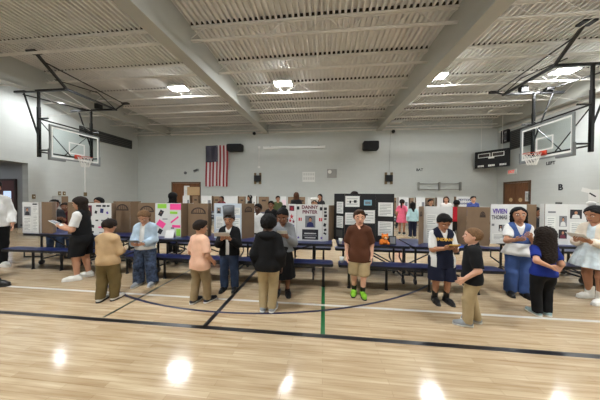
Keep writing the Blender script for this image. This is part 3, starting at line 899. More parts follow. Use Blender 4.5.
# ================================================================== DISPLAY BOARDS
TK = 0.006
def deco(panel, W, H, items):
    for it in items:
        k = it[0]
        if k == 'paper':        # white printed sheet: u, v, w, h (m), number of text rows, optional sheet material
            _, u, v, w_, h_ = it[:5]
            n = it[5] if len(it) > 5 else 6
            sm = it[6] if len(it) > 6 else M_paper
            b = MB().box((u - w_ / 2, -TK - 0.002, v - h_ / 2), (u + w_ / 2, -TK, v + h_ / 2))
            for i in range(n):
                z = v + h_ / 2 - h_ * (i + 1) / (n + 1)
                ww = w_ * (0.38 if i % 4 != 3 else 0.25)
                b.box((u - w_ * 0.4, -TK - 0.0028, z - 0.004), (u - w_ * 0.4 + 2 * ww, -TK - 0.002, z + 0.004), 1)
            b.build('printed_sheet', [sm, M_ink], panel)
        elif k == 'photo':      # portrait print: u, v, w, h, backdrop, clothing
            _, u, v, w_, h_, bg, cl = it
            b = MB().box((u - w_ / 2, -TK - 0.002, v - h_ / 2), (u + w_ / 2, -TK, v + h_ / 2))
            y = -TK - 0.0026
            def disc(cx, cz, rx, rz, mi, dy):
                n = 14
                b.add([(cx + rx * math.cos(2 * PI * i / n), y - dy, cz + rz * math.sin(2 * PI * i / n)) for i in range(n)], [tuple(range(n))], mi)
            b.add([(u - w_ * .36, y, v - h_ * .46), (u + w_ * .36, y, v - h_ * .46), (u + w_ * .28, y, v - h_ * .12), (u, y, v), (u - w_ * .28, y, v - h_ * .12)], [(0, 1, 2, 3, 4)], 1)
            disc(u, v + h_ * .2, w_ * .17, h_ * .2, 3, 0.0003)
            disc(u, v + h_ * .14, w_ * .14, h_ * .17, 2, 0.0006)
            b.build('photo', [bg, cl, M_skinprint, M_inkdark], panel)
        elif k == 'card':       # plain coloured card: u, v, w, h, material, tilt
            _, u, v, w_, h_, m = it[:6]
            a = it[6] if len(it) > 6 else 0
            MB().cbox((u, -TK - 0.0015, v), (w_, 0.003, h_), 0, 0, 0, a).build('card', m, panel)
        elif k == 'text':       # u, v, size, string, material, (bold)
            _, u, v, sz, s_, m = it[:6]
            xs = it[6] if len(it) > 6 else 1.0
            vs, fs = text_mesh(s_, sz, None, 0, sz * 0.035, xs)
            MB().add([(x + u, y - TK - 0.004, z + v) for x, y, z in vs], fs).build('lettering', m, panel)
        elif k == 'arch':       # die-cut style arch with a caption bar
            _, u, v, w_, h_ = it
            n = 14
            b = MB()
            for r0, r1 in ((0.78, 1.0),):
                P = [(u + w_ / 2 * r1 * math.cos(PI * i / n), -TK - 0.001, v + h_ * r1 * math.sin(PI * i / n)) for i in range(n + 1)]
                Q = [(u + w_ / 2 * r0 * math.cos(PI * i / n), -TK - 0.001, v + h_ * r0 * math.sin(PI * i / n)) for i in range(n + 1)]
                b.add(P + Q, [(i, i + 1, n + 2 + i, n + 1 + i) for i in range(n)])
            b.box((u - w_ * .5, -TK - 0.0014, v - 0.012), (u + w_ * .5, -TK - 0.0006, v + 0.012))
            for i in range(5):
                x = u + (i - 2) * w_ * 0.15
                b.box((x - 0.006, -TK - 0.0012, v), (x + 0.006, -TK - 0.0006, v + h_ * 0.75 * math.cos((i - 2) * 0.5)))
            b.build('printed_arch', M_carddark, panel)
        elif k == 'star':
            _, u, v, r, m = it
            pts = [(u + (r if i % 2 == 0 else r * .42) * math.cos(PI / 2 + i * PI / 5), -TK - 0.003, v + (r if i % 2 == 0 else r * .42) * math.sin(PI / 2 + i * PI / 5)) for i in range(10)]
            MB().add([(u, -TK - 0.003, v)] + pts, [(0, 1 + i, 1 + (i + 1) % 10) for i in range(10)]).build('star_cutout', m, panel)

def trifold(label, pts, z0, h, faces, group, decos=(None, None, None), labels=None):
    """three hinged panels following four plan points, left to right; faces: material of the camera-side face per panel"""
    c = Vector((sum(p[0] for p in pts) / 4, sum(p[1] for p in pts) / 4, z0))
    t = thing('trifold_board', label, 'display board', c, 0, group)
    for i, nm in enumerate(('left_wing', 'centre_panel', 'right_wing')):
        a, b_ = Vector((*pts[i], 0)), Vector((*pts[i + 1], 0))
        L = (b_ - a).length
        fm = faces[i]
        bm = M_card if fm is not M_card else M_boardwhite
        if fm is M_boardblack:
            bm = M_boardblack
        m = MB()
        m.box((0.001, -TK, 0), (L - 0.001, 0, h), 2)
        m.m[2] = 0      # the -Y face
        m.m[4] = 1      # the +Y face
        edge = M_boardblack if fm is M_boardblack else M_card
        p = m.build(nm, [fm, bm, edge], t)
        p.location = (a.x - c.x, a.y - c.y, 0)
        p.rotation_euler = (0, 0, math.atan2(b_.y - a.y, b_.x - a.x))
        if decos[i]:
            deco(p, L, h, decos[i])
    return t
BG = 'trifold boards on the front row of tables'
Z1 = 0.681
W3 = (M_boardwhite,) * 3
K3 = (M_card,) * 3
rows = lambda x0, x1, z0, z1, nx, nz, w_, h_, n=4: [('paper', x0 + (x1 - x0) * (i + .5) / nx, z0 + (z1 - z0) * (j + .5) / nz, w_, h_, n) for i in range(nx) for j in range(nz)]

trifold('white trifold with a dark portrait at the left end of the front tables', [(-6.46, 4.30), (-6.42, 4.09), (-6.0, 4.08), (-5.985, 4.3)], Z1, 0.66, W3, BG,
        (None, [('photo', 0.13, 0.47, 0.17, 0.19, mat('photo_backdrop_grey', (120, 122, 128), .6), M_inkdark), ('paper', 0.13, 0.19, 0.2, 0.3, 9), ('paper', 0.33, 0.22, 0.13, 0.36, 10), ('paper', 0.33, 0.52, 0.13, 0.15, 4), ('card', 0.32, 0.62, 0.11, 0.03, M_inkdark)], None))
trifold('narrow plain brown board back beside the white portrait trifold', [(-5.965, 4.36), (-5.975, 4.11), (-5.70, 4.09), (-5.90, 4.30)], Z1, 0.67, K3, BG)
trifold('plain brown board back behind the girl in the black vest', [(-5.25, 4.38), (-5.36, 4.12), (-4.97, 4.10), (-4.945, 4.3)], Z1, 0.67, K3, BG)
trifold('white board with scattered small stickers right of the girl in the vest', [(-4.93, 4.3), (-4.88, 4.10), (-4.34, 4.12), (-4.50, 4.36)], Z1, 0.66, (M_boardwhite, M_boardwhite, M_card), BG,
        (None, [('photo', 0.06, 0.5, 0.1, 0.22, M_maroon, M_inkdark), ('card', 0.26, 0.6, 0.11, 0.035, M_inkdark), ('card', 0.38, 0.6, 0.07, 0.04, M_inkdark), ('card', 0.47, 0.6, 0.06, 0.035, M_inkdark), ('card', .2, .47, .05, .06, M_inkdark, .3), ('card', .33, .5, .07, .09, M_navyink, .1), ('card', .45, .46, .04, .05, M_purple, -.4),
                ('card', .22, .3, .06, .03, M_inkdark), ('card', .36, .3, .09, .03, M_ink), ('card', .47, .33, .05, .05, M_inkdark, .5), ('card', .12, .18, .08, .06, M_inkdark, .2), ('card', .3, .16, .1, .03, M_pink), ('card', .43, .17, .06, .07, M_ink, -.2), ('card', .1, .06, .1, .04, M_inkdark), ('card', .33, .05, .12, .02, M_ink)], None))
trifold('brown arched board back between the stickered board and the denim jacket child', [(-4.68, 4.64), (-4.64, 4.45), (-4.24, 4.45), (-4.15, 4.64)], Z1, 0.69, K3, BG,
        (None, [('arch', 0.22, 0.5, 0.3, 0.13)], None))
trifold('brown arched board back just left of the neon pink and green poster', [(-3.95, 4.45), (-3.86, 4.25), (-3.44, 4.25), (-3.40, 4.45)], Z1, 0.67, K3, BG,
        (None, [('arch', 0.2, 0.49, 0.32, 0.12)], None))
trifold('white poster with neon pink strips and lime green cards', [(-3.385, 4.14), (-3.10, 4.17), (-2.82, 4.13), (-2.79, 4.33)], Z1, 0.67, (M_boardwhite, M_boardwhite, M_card), BG,
        ([('card', .14, .61, .18, .09, M_green), ('card', .12, .47, .08, .12, M_inkdark, .5), ('photo', .12, .47, .05, .07, M_sky, M_red), ('card', .12, .25, .16, .12, M_pink, .6), ('card', .1, .1, .08, .1, M_inkdark, .5), ('card', .2, .35, .1, .02, M_ink)],
         [('card', .15, .6, .26, .12, M_pink), ('card', .11, .48, .18, .05, M_green), ('card', .13, .34, .22, .035, M_pink, -.6), ('card', .17, .21, .2, .05, M_pink), ('card', .22, .09, .1, .14, M_green), ('card', .08, .17, .08, .03, M_ink), ('paper', .07, .08, .1, .1, 4)], None))
trifold('brown arched board back right of the neon poster', [(-2.75, 4.44), (-2.74, 4.24), (-2.32, 4.24), (-2.34, 4.4)], Z1, 0.67, K3, BG,
        (None, [('arch', 0.22, 0.47, 0.32, 0.12)], None))
trifold('pale blue and white trifold behind the boy in the tall hat', [(-2.30, 4.60), (-2.14, 4.15), (-1.57, 4.12), (-1.40, 4.36)], Z1, 0.68, (M_boardwhite, M_boardblue, M_card), BG,
        ([('card', .2, .5, .12, .1, M_inkdark), ('card', .2, .3, .1, .12, M_inkdark), ('card', .3, .12, .12, .1, M_ink)],
         [('photo', .1, .54, .09, .12, M_ink, M_inkdark), ('paper', .12, .3, .16, .24, 8), ('paper', .43, .25, .22, .3, 8), ('paper', .44, .53, .2, .14, 4), ('card', .1, .1, .12, .08, M_boardwhite)],
         [('arch', .15, .52, .18, .1)]))
trifold('white football board with purple heading, stars and a centre portrait', [(-0.685, 4.26), (-0.50, 4.12), (-0.03, 4.115), (0.085, 4.17)], Z1, 0.68, W3, BG,
        ([('card', .1, .6, .13, .1, M_maroon), ('card', .1, .59, .06, .05, M_red), ('star', .1, .44, .06, M_red), ('star', .06, .36, .045, M_red), ('star', .15, .35, .045, M_maroon), ('card', .12, .24, .1, .1, M_blue), ('card', .1, .1, .17, .1, M_inkdark), ('card', .1, .1, .1, .05, M_boardwhite)],
         [('text', .24, .625, .085, 'DANNY', M_maroon), ('text', .24, .535, .085, 'PINTER', M_maroon), ('card', .02, .61, .05, .06, M_inkdark), ('card', .45, .6, .05, .06, M_inkdark), ('photo', .25, .36, .19, .22, M_ink, M_navyink), ('card', .25, .12, .3, .19, M_inkdark), ('card', .25, .14, .22, .02, M_boardwhite), ('card', .25, .1, .25, .03, M_ink), ('card', .25, .06, .2, .02, M_boardwhite), ('card', .045, .4, .025, .06, M_red), ('card', .08, .4, .02, .06, M_red), ('card', .425, .4, .025, .06, M_red), ('card', .46, .4, .02, .06, M_red), ('star', .03, .06, .03, M_purple), ('star', .46, .06, .03, M_purple)],
         [('card', .06, .6, .06, .05, M_inkdark), ('card', .06, .535, .05, .04, M_inkdark), ('card', .065, .47, .06, .05, M_inkdark), ('card', .06, .41, .05, .03, M_inkdark), ('card', .05, .3, .05, .06, M_inkdark, .3), ('card', .06, .21, .05, .04, M_inkdark, -.3), ('card', .055, .14, .06, .03, M_inkdark, .5)]))
trifold('plain brown board back tucked between the football board and the black board', [(0.09, 4.34), (0.095, 4.22), (0.21, 4.4), (0.26, 4.56)], Z1, 0.66, K3, BG)
trifold('tall black trifold with white printed sheets behind the boy in brown', [(0.20, 4.36), (0.385, 4.2), (0.95, 4.22), (1.26, 4.16)], Z1, 0.885, (M_boardblack,) * 3, BG,
        ([('paper', .14, .62, .15, .22, 6), ('paper', .14, .35, .15, .22, 6), ('card', .13, .13, .14, .13, M_darkgrey)],
         [('paper', .14, .74, .26, .2, 3), ('card', .1, .73, .03, .05, M_inkdark), ('card', .19, .74, .05, .05, M_inkdark), ('card', .42, .72, .14, .1, M_sky), ('card', .42, .715, .1, .05, M_ink), ('paper', .12, .42, .22, .22, 6), ('paper', .45, .46, .2, .24, 4), ('card', .4, .5, .04, .03, M_inkdark), ('paper', .4, .2, .16, .12, 3)],
         [('paper', .17, .6, .25, .25, 8), ('paper', .17, .25, .25, .26, 8)]))
trifold('white board with a brown wing behind the boy in the navy jersey', [(1.64, 4.06), (1.805, 4.26), (2.25, 4.17), (2.33, 4.36)], Z1, 0.665, (M_card, M_boardwhite, M_boardwhite), BG,
        ([('arch', .1, .5, .14, .08)], rows(.03, .43, .05, .55, 2, 2, .17, .2, 5), None))
trifold('brown board back at the right end of the black board table', [(2.43, 4.34), (2.47, 4.14), (2.82, 4.12), (2.80, 4.34)], Z1, 0.665, K3, BG,
        (None, [('arch', .24, .5, .09, .09)], None))
trifold('white board with purple hand lettering left of the girl in blue trousers', [(2.98, 4.34), (3.33, 4.41), (3.60, 4.38), (3.64, 4.55)], Z1 + 0.002, 0.71, W3, BG,
        ([('text', .18, .58, .12, 'VIVIEN', M_purple, .8), ('text', .17, .47, .1, 'THOMAS', mat('grey_lettering', (92, 92, 100), .7), .75), ('card', .05, .34, .05, .04, M_ink), ('photo', .2, .28, .07, .12, M_inkdark, M_boardwhite), ('photo', .28, .28, .08, .12, M_ink, M_inkdark), ('paper', .17, .12, .26, .12, 4)], [('card', .12, .58, .15, .06, M_purple), ('paper', .13, .3, .2, .3, 7)], None))
trifold('plain brown board back right of the girl in blue trousers', [(3.68, 4.75), (3.68, 4.51), (3.87, 4.51), (3.87, 4.69)], Z1, 0.71, K3, BG)
trifold('white board with two dark portraits behind the girl in the royal blue shirt', [(3.905, 4.48), (3.93, 4.42), (4.30, 4.42), (4.63, 4.33)], Z1, 0.725, W3, BG,
        (None, [('photo', .29, .42, .12, .19, M_ink, M_boardwhite), ('photo', .29, .19, .13, .16, M_inkdark, M_maroon), ('paper', .1, .3, .14, .4, 10), ('card', .11, .58, .12, .03, M_ink)],
         [('photo', .1, .55, .15, .16, M_inkdark, M_boardwhite), ('paper', .12, .3, .18, .22, 6), ('photo', .26, .3, .09, .15, M_ink, M_navyink)]))

# back row and the lone one by the left wall
BG2 = 'trifold boards on the back row of tables'
def far_white(x0, x1, label, extra=None, h=0.83, y=11.4, m=M_boardwhite):
    W_ = x1 - x0
    d = extra if extra is not None else [('paper', W_ * .3, h * .6, W_ * .4, h * .3, 5), ('card', W_ * .75, h * .6, W_ * .25, h * .25, M_ink), ('paper', W_ * .6, h * .25, W_ * .5, h * .3, 5)]
    trifold(label, [(x0 + 0.05, y + 0.25), (x0 + .01, y), (x1 - .01, y), (x1 - 0.05, y + 0.25)], Z1, h, (M_card, m, M_card), BG2, (None, d, None))
def far_brown(x0, x1, label, h=0.81, y=11.4):
    trifold(label, [(x0 + 0.05, y + 0.30), (x0 + .015, y + .05), (x1 - .015, y + .05), (x1 - 0.05, y + 0.30)], Z1, h, K3, BG2, (None, [('card', (x1 - x0) * .5, h * .75, (x1 - x0) * .4, .08, M_carddark)], None))
far_white(-10.6, -10.15, 'lone white poster on the table by the left wall', None, 0.77, 7.6)
far_white(-7.7, -7.28, 'white back row board right under the edge of the back door')
far_white(-6.62, -6.02, 'white back row board below the flag with a dark picture')
far_white(-5.34, -4.56, 'wide white back row board right of the flag, above the tall hat', [])
far_white(-3.78, -3.54, 'narrow white back row board below the black and brass bracket', [('card', .1, .5, .06, .06, M_inkdark)])
far_white(-2.28, -1.93, 'white back row board with a pink tint left of the long brown hair', [('card', .2, .4, .2, .5, mat('pale_pink', (226, 200, 206), .7))])
far_white(-0.86, -0.56, 'cream back row board beside the child in the white hat', [], 0.80)
far_white(3.64, 4.13, 'white back row board behind the girl in pink')
far_white(4.46, 4.9, 'white back row board behind the girl with the pale blue top')
far_white(5.43, 5.9, 'white back row board behind the girl with brown hair', [])
far_white(6.3, 7.05, 'white back row board headed in blue capitals', [('text', .38, .72, .15, 'PEYTON', M_navyink), ('text', .38, .55, .13, 'MANNING', M_navyink), ('paper', .38, .25, .5, .3, 5)], 0.88)
far_brown(-7.16, -6.82, 'brown back row board between two white ones below the flag')
far_brown(-5.98, -5.6, 'brown back row board behind the long-haired child near the flag')
far_brown(-4.54, -4.2, 'brown back row board behind the child with the headband')
far_brown(-3.45, -2.9, 'wide brown back row board right of the black and brass bracket')
far_brown(-1.88, -1.4, 'brown back row board behind the child with long brown hair')
far_brown(-1.3, -0.96, 'brown back row board just left of the child in the white hat')
far_brown(3.42, 3.58, 'narrow brown back row board beside the black trifold edge')
far_brown(4.2, 4.4, 'brown back row board between the girls in pink and pale blue')
far_brown(4.98, 5.37, 'brown back row board below the left end of the wall rail')

# ================================================================== SMALL THINGS ON THE TABLES
t = thing('tent_card', 'white folded tent card in front of the neon poster', 'card', (-2.99, 4.05, Z1))
MB().add([(-.09, -.05, 0), (.09, -.05, 0), (.09, 0, .14), (-.09, 0, .14), (-.09, .05, 0), (.09, .05, 0), (-.088, -.047, 0), (.088, -.047, 0), (.088, 0, .136), (-.088, 0, .136), (-.088, .047, 0), (.088, .047, 0)],
         [(0, 1, 2, 3), (3, 2, 5, 4), (7, 6, 9, 8), (8, 9, 10, 11), (0, 3, 9, 6), (3, 4, 10, 9), (1, 7, 8, 2), (2, 8, 11, 5), (0, 6, 7, 1), (4, 5, 11, 10)]).build('card', M_paper, t)
t = thing('plush_toy', 'orange plush toy in front of the black trifold', 'toy', (1.04, 3.98, Z1))
M_plush = mat('orange_plush', (226, 128, 44), 0.95, bump=0.8, bscale=160)
MB().sphere((0, 0, 0.055), (0.075, 0.06, 0.055), 16).build('body', M_plush, t, smooth=True)
hd = MB().sphere((0.015, -0.015, 0.135), (0.058, 0.05, 0.05), 16).build('head', M_plush, t, smooth=True)
for s in (-1, 1):
    MB().sphere((0.015 + s * 0.042, -0.005, 0.18), (0.018, 0.01, 0.018), 8).build('ear', M_plush, hd, smooth=True)
    MB().sphere((0.015 + s * 0.02, -0.062, 0.145), 0.008, 8).build('eye', M_inkdark, hd, smooth=True)
    MB().sphere((s * 0.06, -0.045, 0.03), (0.03, 0.045, 0.026), 10).build('paw', M_plush, t, smooth=True)
MB().sphere((0.015, -0.06, 0.122), (0.025, 0.015, 0.018), 10).build('muzzle', mat('cream_plush', (240, 214, 170), .95), hd, smooth=True)
t = thing('picture_frame', 'small dark picture frame beside the orange plush toy', 'frame', (1.19, 4.0, Z1))
MB().cbox((0, 0, 0.075), (0.12, 0.015, 0.15), 0, 0, -0.2).build('frame', M_blackmatte, t)
MB().cbox((0, -0.009, 0.075), (0.09, 0.002, 0.115), 0, 0, -0.2).build('picture', M_ink, t)
MB().cbox((0, 0.035, 0.055), (0.03, 0.006, 0.12), 0, 0, 0.35).build('easel_back', M_blackmatte, t)
for x, y, z, lab in ((0.235 + 0.06, 3.95, Z1, 'white paper cup on the table left of the boy in brown'), (0.30, 3.7, 0.421, 'white paper cup on the bench seat left of the boy in brown')):
    t = thing('paper_cup', lab, 'cup', (x, y, z), 0, 'white paper cups')
    MB().lathe([(0.026, 0), (0.037, 0.09), (0.034, 0.09), (0.024, 0.006), (0.0, 0.006)], (0, 0, 0), 18).build('cup_wall', M_paper, t, smooth=True)
    MB().tube([(0.037 * math.cos(a * PI / 10), 0.037 * math.sin(a * PI / 10), 0.09) for a in range(21)], 0.0025, 6).build('rolled_rim', M_white, t)
t = thing('folder', 'open white and blue folder at the table corner by the boy in black', 'folder', (2.38, 3.98, Z1), 0.1)
MB().cbox((-0.09, 0, 0.004), (0.18, 0.15, 0.006)).build('left_cover', M_blue, t)
MB().cbox((0.09, 0, 0.004), (0.18, 0.15, 0.006)).build('right_cover', M_blue, t)
MB().cbox((0.085, -0.004, 0.009), (0.15, 0.12, 0.003)).build('sheet', M_paper, t)

# ================================================================== PEOPLE: one implicit body surface per figure
def smin(a, b, k):
    if k <= 0:
        return np.minimum(a, b)
    h = np.maximum(k - np.abs(a - b), 0) / k
    return np.minimum(a, b) - h * h * k * 0.25

def V(*a):
    return np.array(a, float)

def cap(a, b, ra, rb=None, sc=(1, 1, 1), clip=None):
    a, b = np.array(a, float), np.array(b, float)
    rb = ra if rb is None else rb
    s = np.array(sc, float)
    A, B = a * s, b * s
    D = B - A
    dd = max(D @ D, 1e-9)
    q = float(np.max(s)) ** 0.5
    R = max(ra, rb)
    def f(x, y, z):
        X, Y, Zz = x * s[0] - A[0], y * s[1] - A[1], z * s[2] - A[2]
        t = np.clip((X * D[0] + Y * D[1] + Zz * D[2]) / dd, 0, 1)
        d = (np.sqrt((X - t * D[0]) ** 2 + (Y - t * D[1]) ** 2 + (Zz - t * D[2]) ** 2) - (ra + t * (rb - ra))) / q
        for (p, n) in (clip or ()):
            d = np.maximum(d, (x - p[0]) * n[0] + (y - p[1]) * n[1] + (z - p[2]) * n[2])
        return d
    return f, np.minimum(a, b) - R / s, np.maximum(a, b) + R / s

def ell(c, r, clip=None):
    c, r = np.array(c, float), np.array(r, float)
    def f(x, y, z):
        X, Y, Zz = x - c[0], y - c[1], z - c[2]
        k0 = np.sqrt((X / r[0]) ** 2 + (Y / r[1]) ** 2 + (Zz / r[2]) ** 2)
        k1 = np.sqrt((X / r[0] ** 2) ** 2 + (Y / r[1] ** 2) ** 2 + (Zz / r[2] ** 2) ** 2) + 1e-9
        d = k0 * (k0 - 1) / k1
        for (p, n) in (clip or ()):
            d = np.maximum(d, (x - p[0]) * n[0] + (y - p[1]) * n[1] + (z - p[2]) * n[2])
        return d
    return f, c - r, c + r

class Field:
    def __init__(s, prims, h, pad=0.03):
        lo = np.min([p[1] for p in prims], axis=0) - pad
        hi = np.max([p[2] for p in prims], axis=0) + pad
        s.h, s.lo = h, lo
        n = np.ceil((hi - lo) / h).astype(int) + 2
        s.ax = [lo[i] + h * np.arange(n[i]) for i in range(3)]
        s.F = np.full(n, 0.5, np.float32)
    def grid(s, sl=(slice(None),) * 3):
        return s.ax[0][sl[0]][:, None, None], s.ax[1][sl[1]][None, :, None], s.ax[2][sl[2]][None, None, :]
    def box(s, lo, hi):
        a = np.clip(np.floor((lo - s.lo) / s.h).astype(int), 0, np.array(s.F.shape) - 1)
        b = np.clip(np.ceil((hi - s.lo) / s.h).astype(int) + 1, 1, s.F.shape)
        return tuple(slice(int(i), int(j)) for i, j in zip(a, b))
    def add(s, prim, k=0.0):
        f, lo, hi = prim
        m = k + 2.5 * s.h
        sl = s.box(lo - m, hi + m)
        s.F[sl] = smin(s.F[sl], f(*s.grid(sl)).astype(np.float32), k)
        return s
    def sub(s, prim, k=0.0):
        f, lo, hi = prim
        m = k + 2.5 * s.h
        sl = s.box(lo - m, hi + m)
        s.F[sl] = -smin(-s.F[sl], f(*s.grid(sl)).astype(np.float32), k)
        return s
    def clip(s, p, n):
        x, y, z = s.grid()
        s.F = np.maximum(s.F, ((x - p[0]) * n[0] + (y - p[1]) * n[1] + (z - p[2]) * n[2]).astype(np.float32))
        return s
    def wrinkle(s, a, fr, seed=0.0):
        x, y, z = s.grid()
        s.F = s.F + (a * (np.sin(fr * x + 3 * np.sin(fr * .4 * z + seed)) * np.sin(fr * .8 * z + 2 * np.sin(fr * .5 * y + seed)) + .6 * np.sin(fr * 1.7 * z + fr * x * .9 + seed) * np.sin(fr * 1.3 * y))).astype(np.float32)
        return s
    def mesh(s):
        return nets(s.F, s.lo, s.h)

_CO = np.array([(i, j, k) for i in (0, 1) for j in (0, 1) for k in (0, 1)])
_ED = [(a, b) for a in range(8) for b in range(a + 1, 8) if abs(_CO[a] - _CO[b]).sum() == 1]
def nets(F, lo, h):
    F = np.pad(F, 1, constant_values=0.5)
    lo = np.array(lo) - h
    I = F < 0
    nx, ny, nz = F.shape
    S = np.zeros((nx - 1, ny - 1, nz - 1), np.uint8)
    for c in _CO:
        S += I[c[0]:nx - 1 + c[0], c[1]:ny - 1 + c[1], c[2]:nz - 1 + c[2]]
    act = (S > 0) & (S < 8)
    idx = np.argwhere(act)
    vid = np.full(act.shape, -1, np.int64)
    vid[act] = np.arange(len(idx))
    vals = np.stack([F[idx[:, 0] + c[0], idx[:, 1] + c[1], idx[:, 2] + c[2]] for c in _CO], 1)
    acc = np.zeros((len(idx), 3)); cnt = np.zeros((len(idx), 1))
    for a, b in _ED:
        va, vb = vals[:, a], vals[:, b]
        m = (va < 0) != (vb < 0)
        t = np.where(m, va / np.where(va - vb == 0, 1, va - vb), 0)[:, None]
        p = _CO[a] + t * (_CO[b] - _CO[a])
        acc += np.where(m[:, None], p, 0); cnt += m[:, None]
    verts = lo + h * (idx + acc / np.maximum(cnt, 1))
    quads = []
    for ax in range(3):
        u, v = [(1, 2), (2, 0), (0, 1)][ax]
        s0 = [slice(None)] * 3; s1 = [slice(None)] * 3
        s0[ax] = slice(0, -1); s1[ax] = slice(1, None)
        e = np.argwhere(I[tuple(s0)] != I[tuple(s1)])
        e = e[(e[:, u] > 0) & (e[:, v] > 0) & (e[:, u] < F.shape[u] - 1) & (e[:, v] < F.shape[v] - 1)]
        def cell(du, dv):
            c = e.copy(); c[:, u] += du; c[:, v] += dv
            return vid[c[:, 0], c[:, 1], c[:, 2]]
        q = np.stack([cell(-1, -1), cell(0, -1), cell(0, 0), cell(-1, 0)], 1)
        ins = I[e[:, 0], e[:, 1], e[:, 2]]
        q[~ins] = q[~ins][:, ::-1]
        quads.append(q)
    q = np.concatenate(quads) if quads else np.zeros((0, 4), int)
    q = q[(q >= 0).all(1)]
    return verts, q

def mesh_obj(name, verts, quads, mats, parent, midx=None):
    me = bpy.data.meshes.new(name)
    me.vertices.add(len(verts))
    me.vertices.foreach_set('co', np.ascontiguousarray(verts, np.float32).ravel())
    me.loops.add(len(quads) * 4)
    me.loops.foreach_set('vertex_index', np.ascontiguousarray(quads, np.int32).ravel())
    me.polygons.add(len(quads))
    me.polygons.foreach_set('loop_start', np.arange(0, len(quads) * 4, 4, dtype=np.int32))
    me.polygons.foreach_set('loop_total', np.full(len(quads), 4, np.int32))
    me.polygons.foreach_set('use_smooth', np.ones(len(quads), bool))
    for m in (mats if isinstance(mats, (list, tuple)) else [mats]):
        me.materials.append(m)
    if midx is not None:
        me.polygons.foreach_set('material_index', np.ascontiguousarray(midx, np.int32))
    me.update()
    me.validate()
    o = bpy.data.objects.new(name, me)
    C.objects.link(o)
    o.parent = parent
    return o

def unit(v):
    v = np.array(v, float)
    return v / (np.linalg.norm(v) + 1e-9)

def rot_head(yaw, pitch, roll=0.0):
    return np.array(Matrix.Rotation(yaw, 3, 'Z') @ Matrix.Rotation(pitch, 3, 'X') @ Matrix.Rotation(roll, 3, 'Y'))

M_eyew = mat('eye_white', (226, 222, 216), 0.3)
M_eyed = mat('eye_iris', (38, 24, 16), 0.2)
SKIN = {k: mat('skin_' + k, c, 0.5) for k, c in dict(fair=(214, 164, 138), light=(198, 148, 120), tan=(172, 122, 92), brown=(128, 84, 60), dark=(88, 58, 42)).items()}
LIPS = {k: mat('lips_' + k, c, 0.45) for k, c in dict(fair=(182, 106, 98), light=(168, 96, 88), tan=(142, 84, 74), brown=(104, 60, 54), dark=(74, 44, 40)).items()}
HAIR = {k: mat('hair_' + k, c, 0.75, noise=0.25, nscale=70, bump=0.6, bscale=110, spec=0.2) for k, c in dict(black=(18, 16, 16), dark=(34, 25, 20), brown=(62, 42, 28), sandy=(112, 84, 58), long=(78, 50, 34)).items()}
def fabric(name, rgb, n=0.06):
    return mat('fabric_' + name, rgb, 0.88, noise=n, nscale=14, bump=0.15, bscale=180, spec=0.25)

def hand_mesh(L, curl, h):
    P = []
    base = [(0.20, 0.44), (0.075, 0.5), (-0.055, 0.46), (-0.175, 0.37)]
    palm = [cap((0, 0, 0), (0.44, 0.15, 0), .13, .10, (1, 1, 1.6)), cap((0, 0, 0), (0.44, -0.13, 0), .13, .10, (1, 1, 1.6)), cap((-0.12, 0, 0), (0.1, 0, 0), .14, .15, (1, 1, 1.3))]
    for (y, ln) in base:
        p = V(0.46, y, 0.0)
        a = curl * 0.5
        seg = []
        for i, fr in enumerate((0.45, 0.32, 0.26)):
            d = V(math.cos(a), y * 0.25, math.sin(a))
            q = p + unit(d) * ln * fr
            seg.append(cap(p, q, .055 - .005 * i, .05 - .005 * i))
            p = q
            a += curl
        P.append(seg)
    th = [cap((0.1, 0.12, 0.02), (0.3, 0.28, 0.08), .08, .065), cap((0.3, 0.28, 0.08), (0.5, 0.31, 0.15), .062, .048)]
    allp = palm + [s for g in P for s in g] + th
    F = Field(allp, h / L, pad=.06)
    for p in palm:
        F.add(p, .08)
    for g in P:
        G = g
        for s in G:
            F.add(s, .025)
    for s in th:
        F.add(s, .05)
    v, q = F.mesh()
    return v * L, q

ARM = dict(
    down=((.138, -.02, .47), (.3, .6, .1), None),
    fwd=((.125, -.08, .50), (.3, .7, .1), None),
    hold=((.055, -.16, .635), (.4, .4, -.8), 'hold'),
    holdlow=((.06, -.15, .57), (.42, .5, -.6), 'hold'),
    chest=((.05, -.13, .68), (.45, .25, -.85), 'hold'),
    reach=((.10, -.22, .66), (.4, .3, -.8), 'hold'),
    pocket=((.13, -.045, .50), (.6, .7, .1), None),
    back=((.02, .105, .585), (.8, .3, .0), 'back'),
)

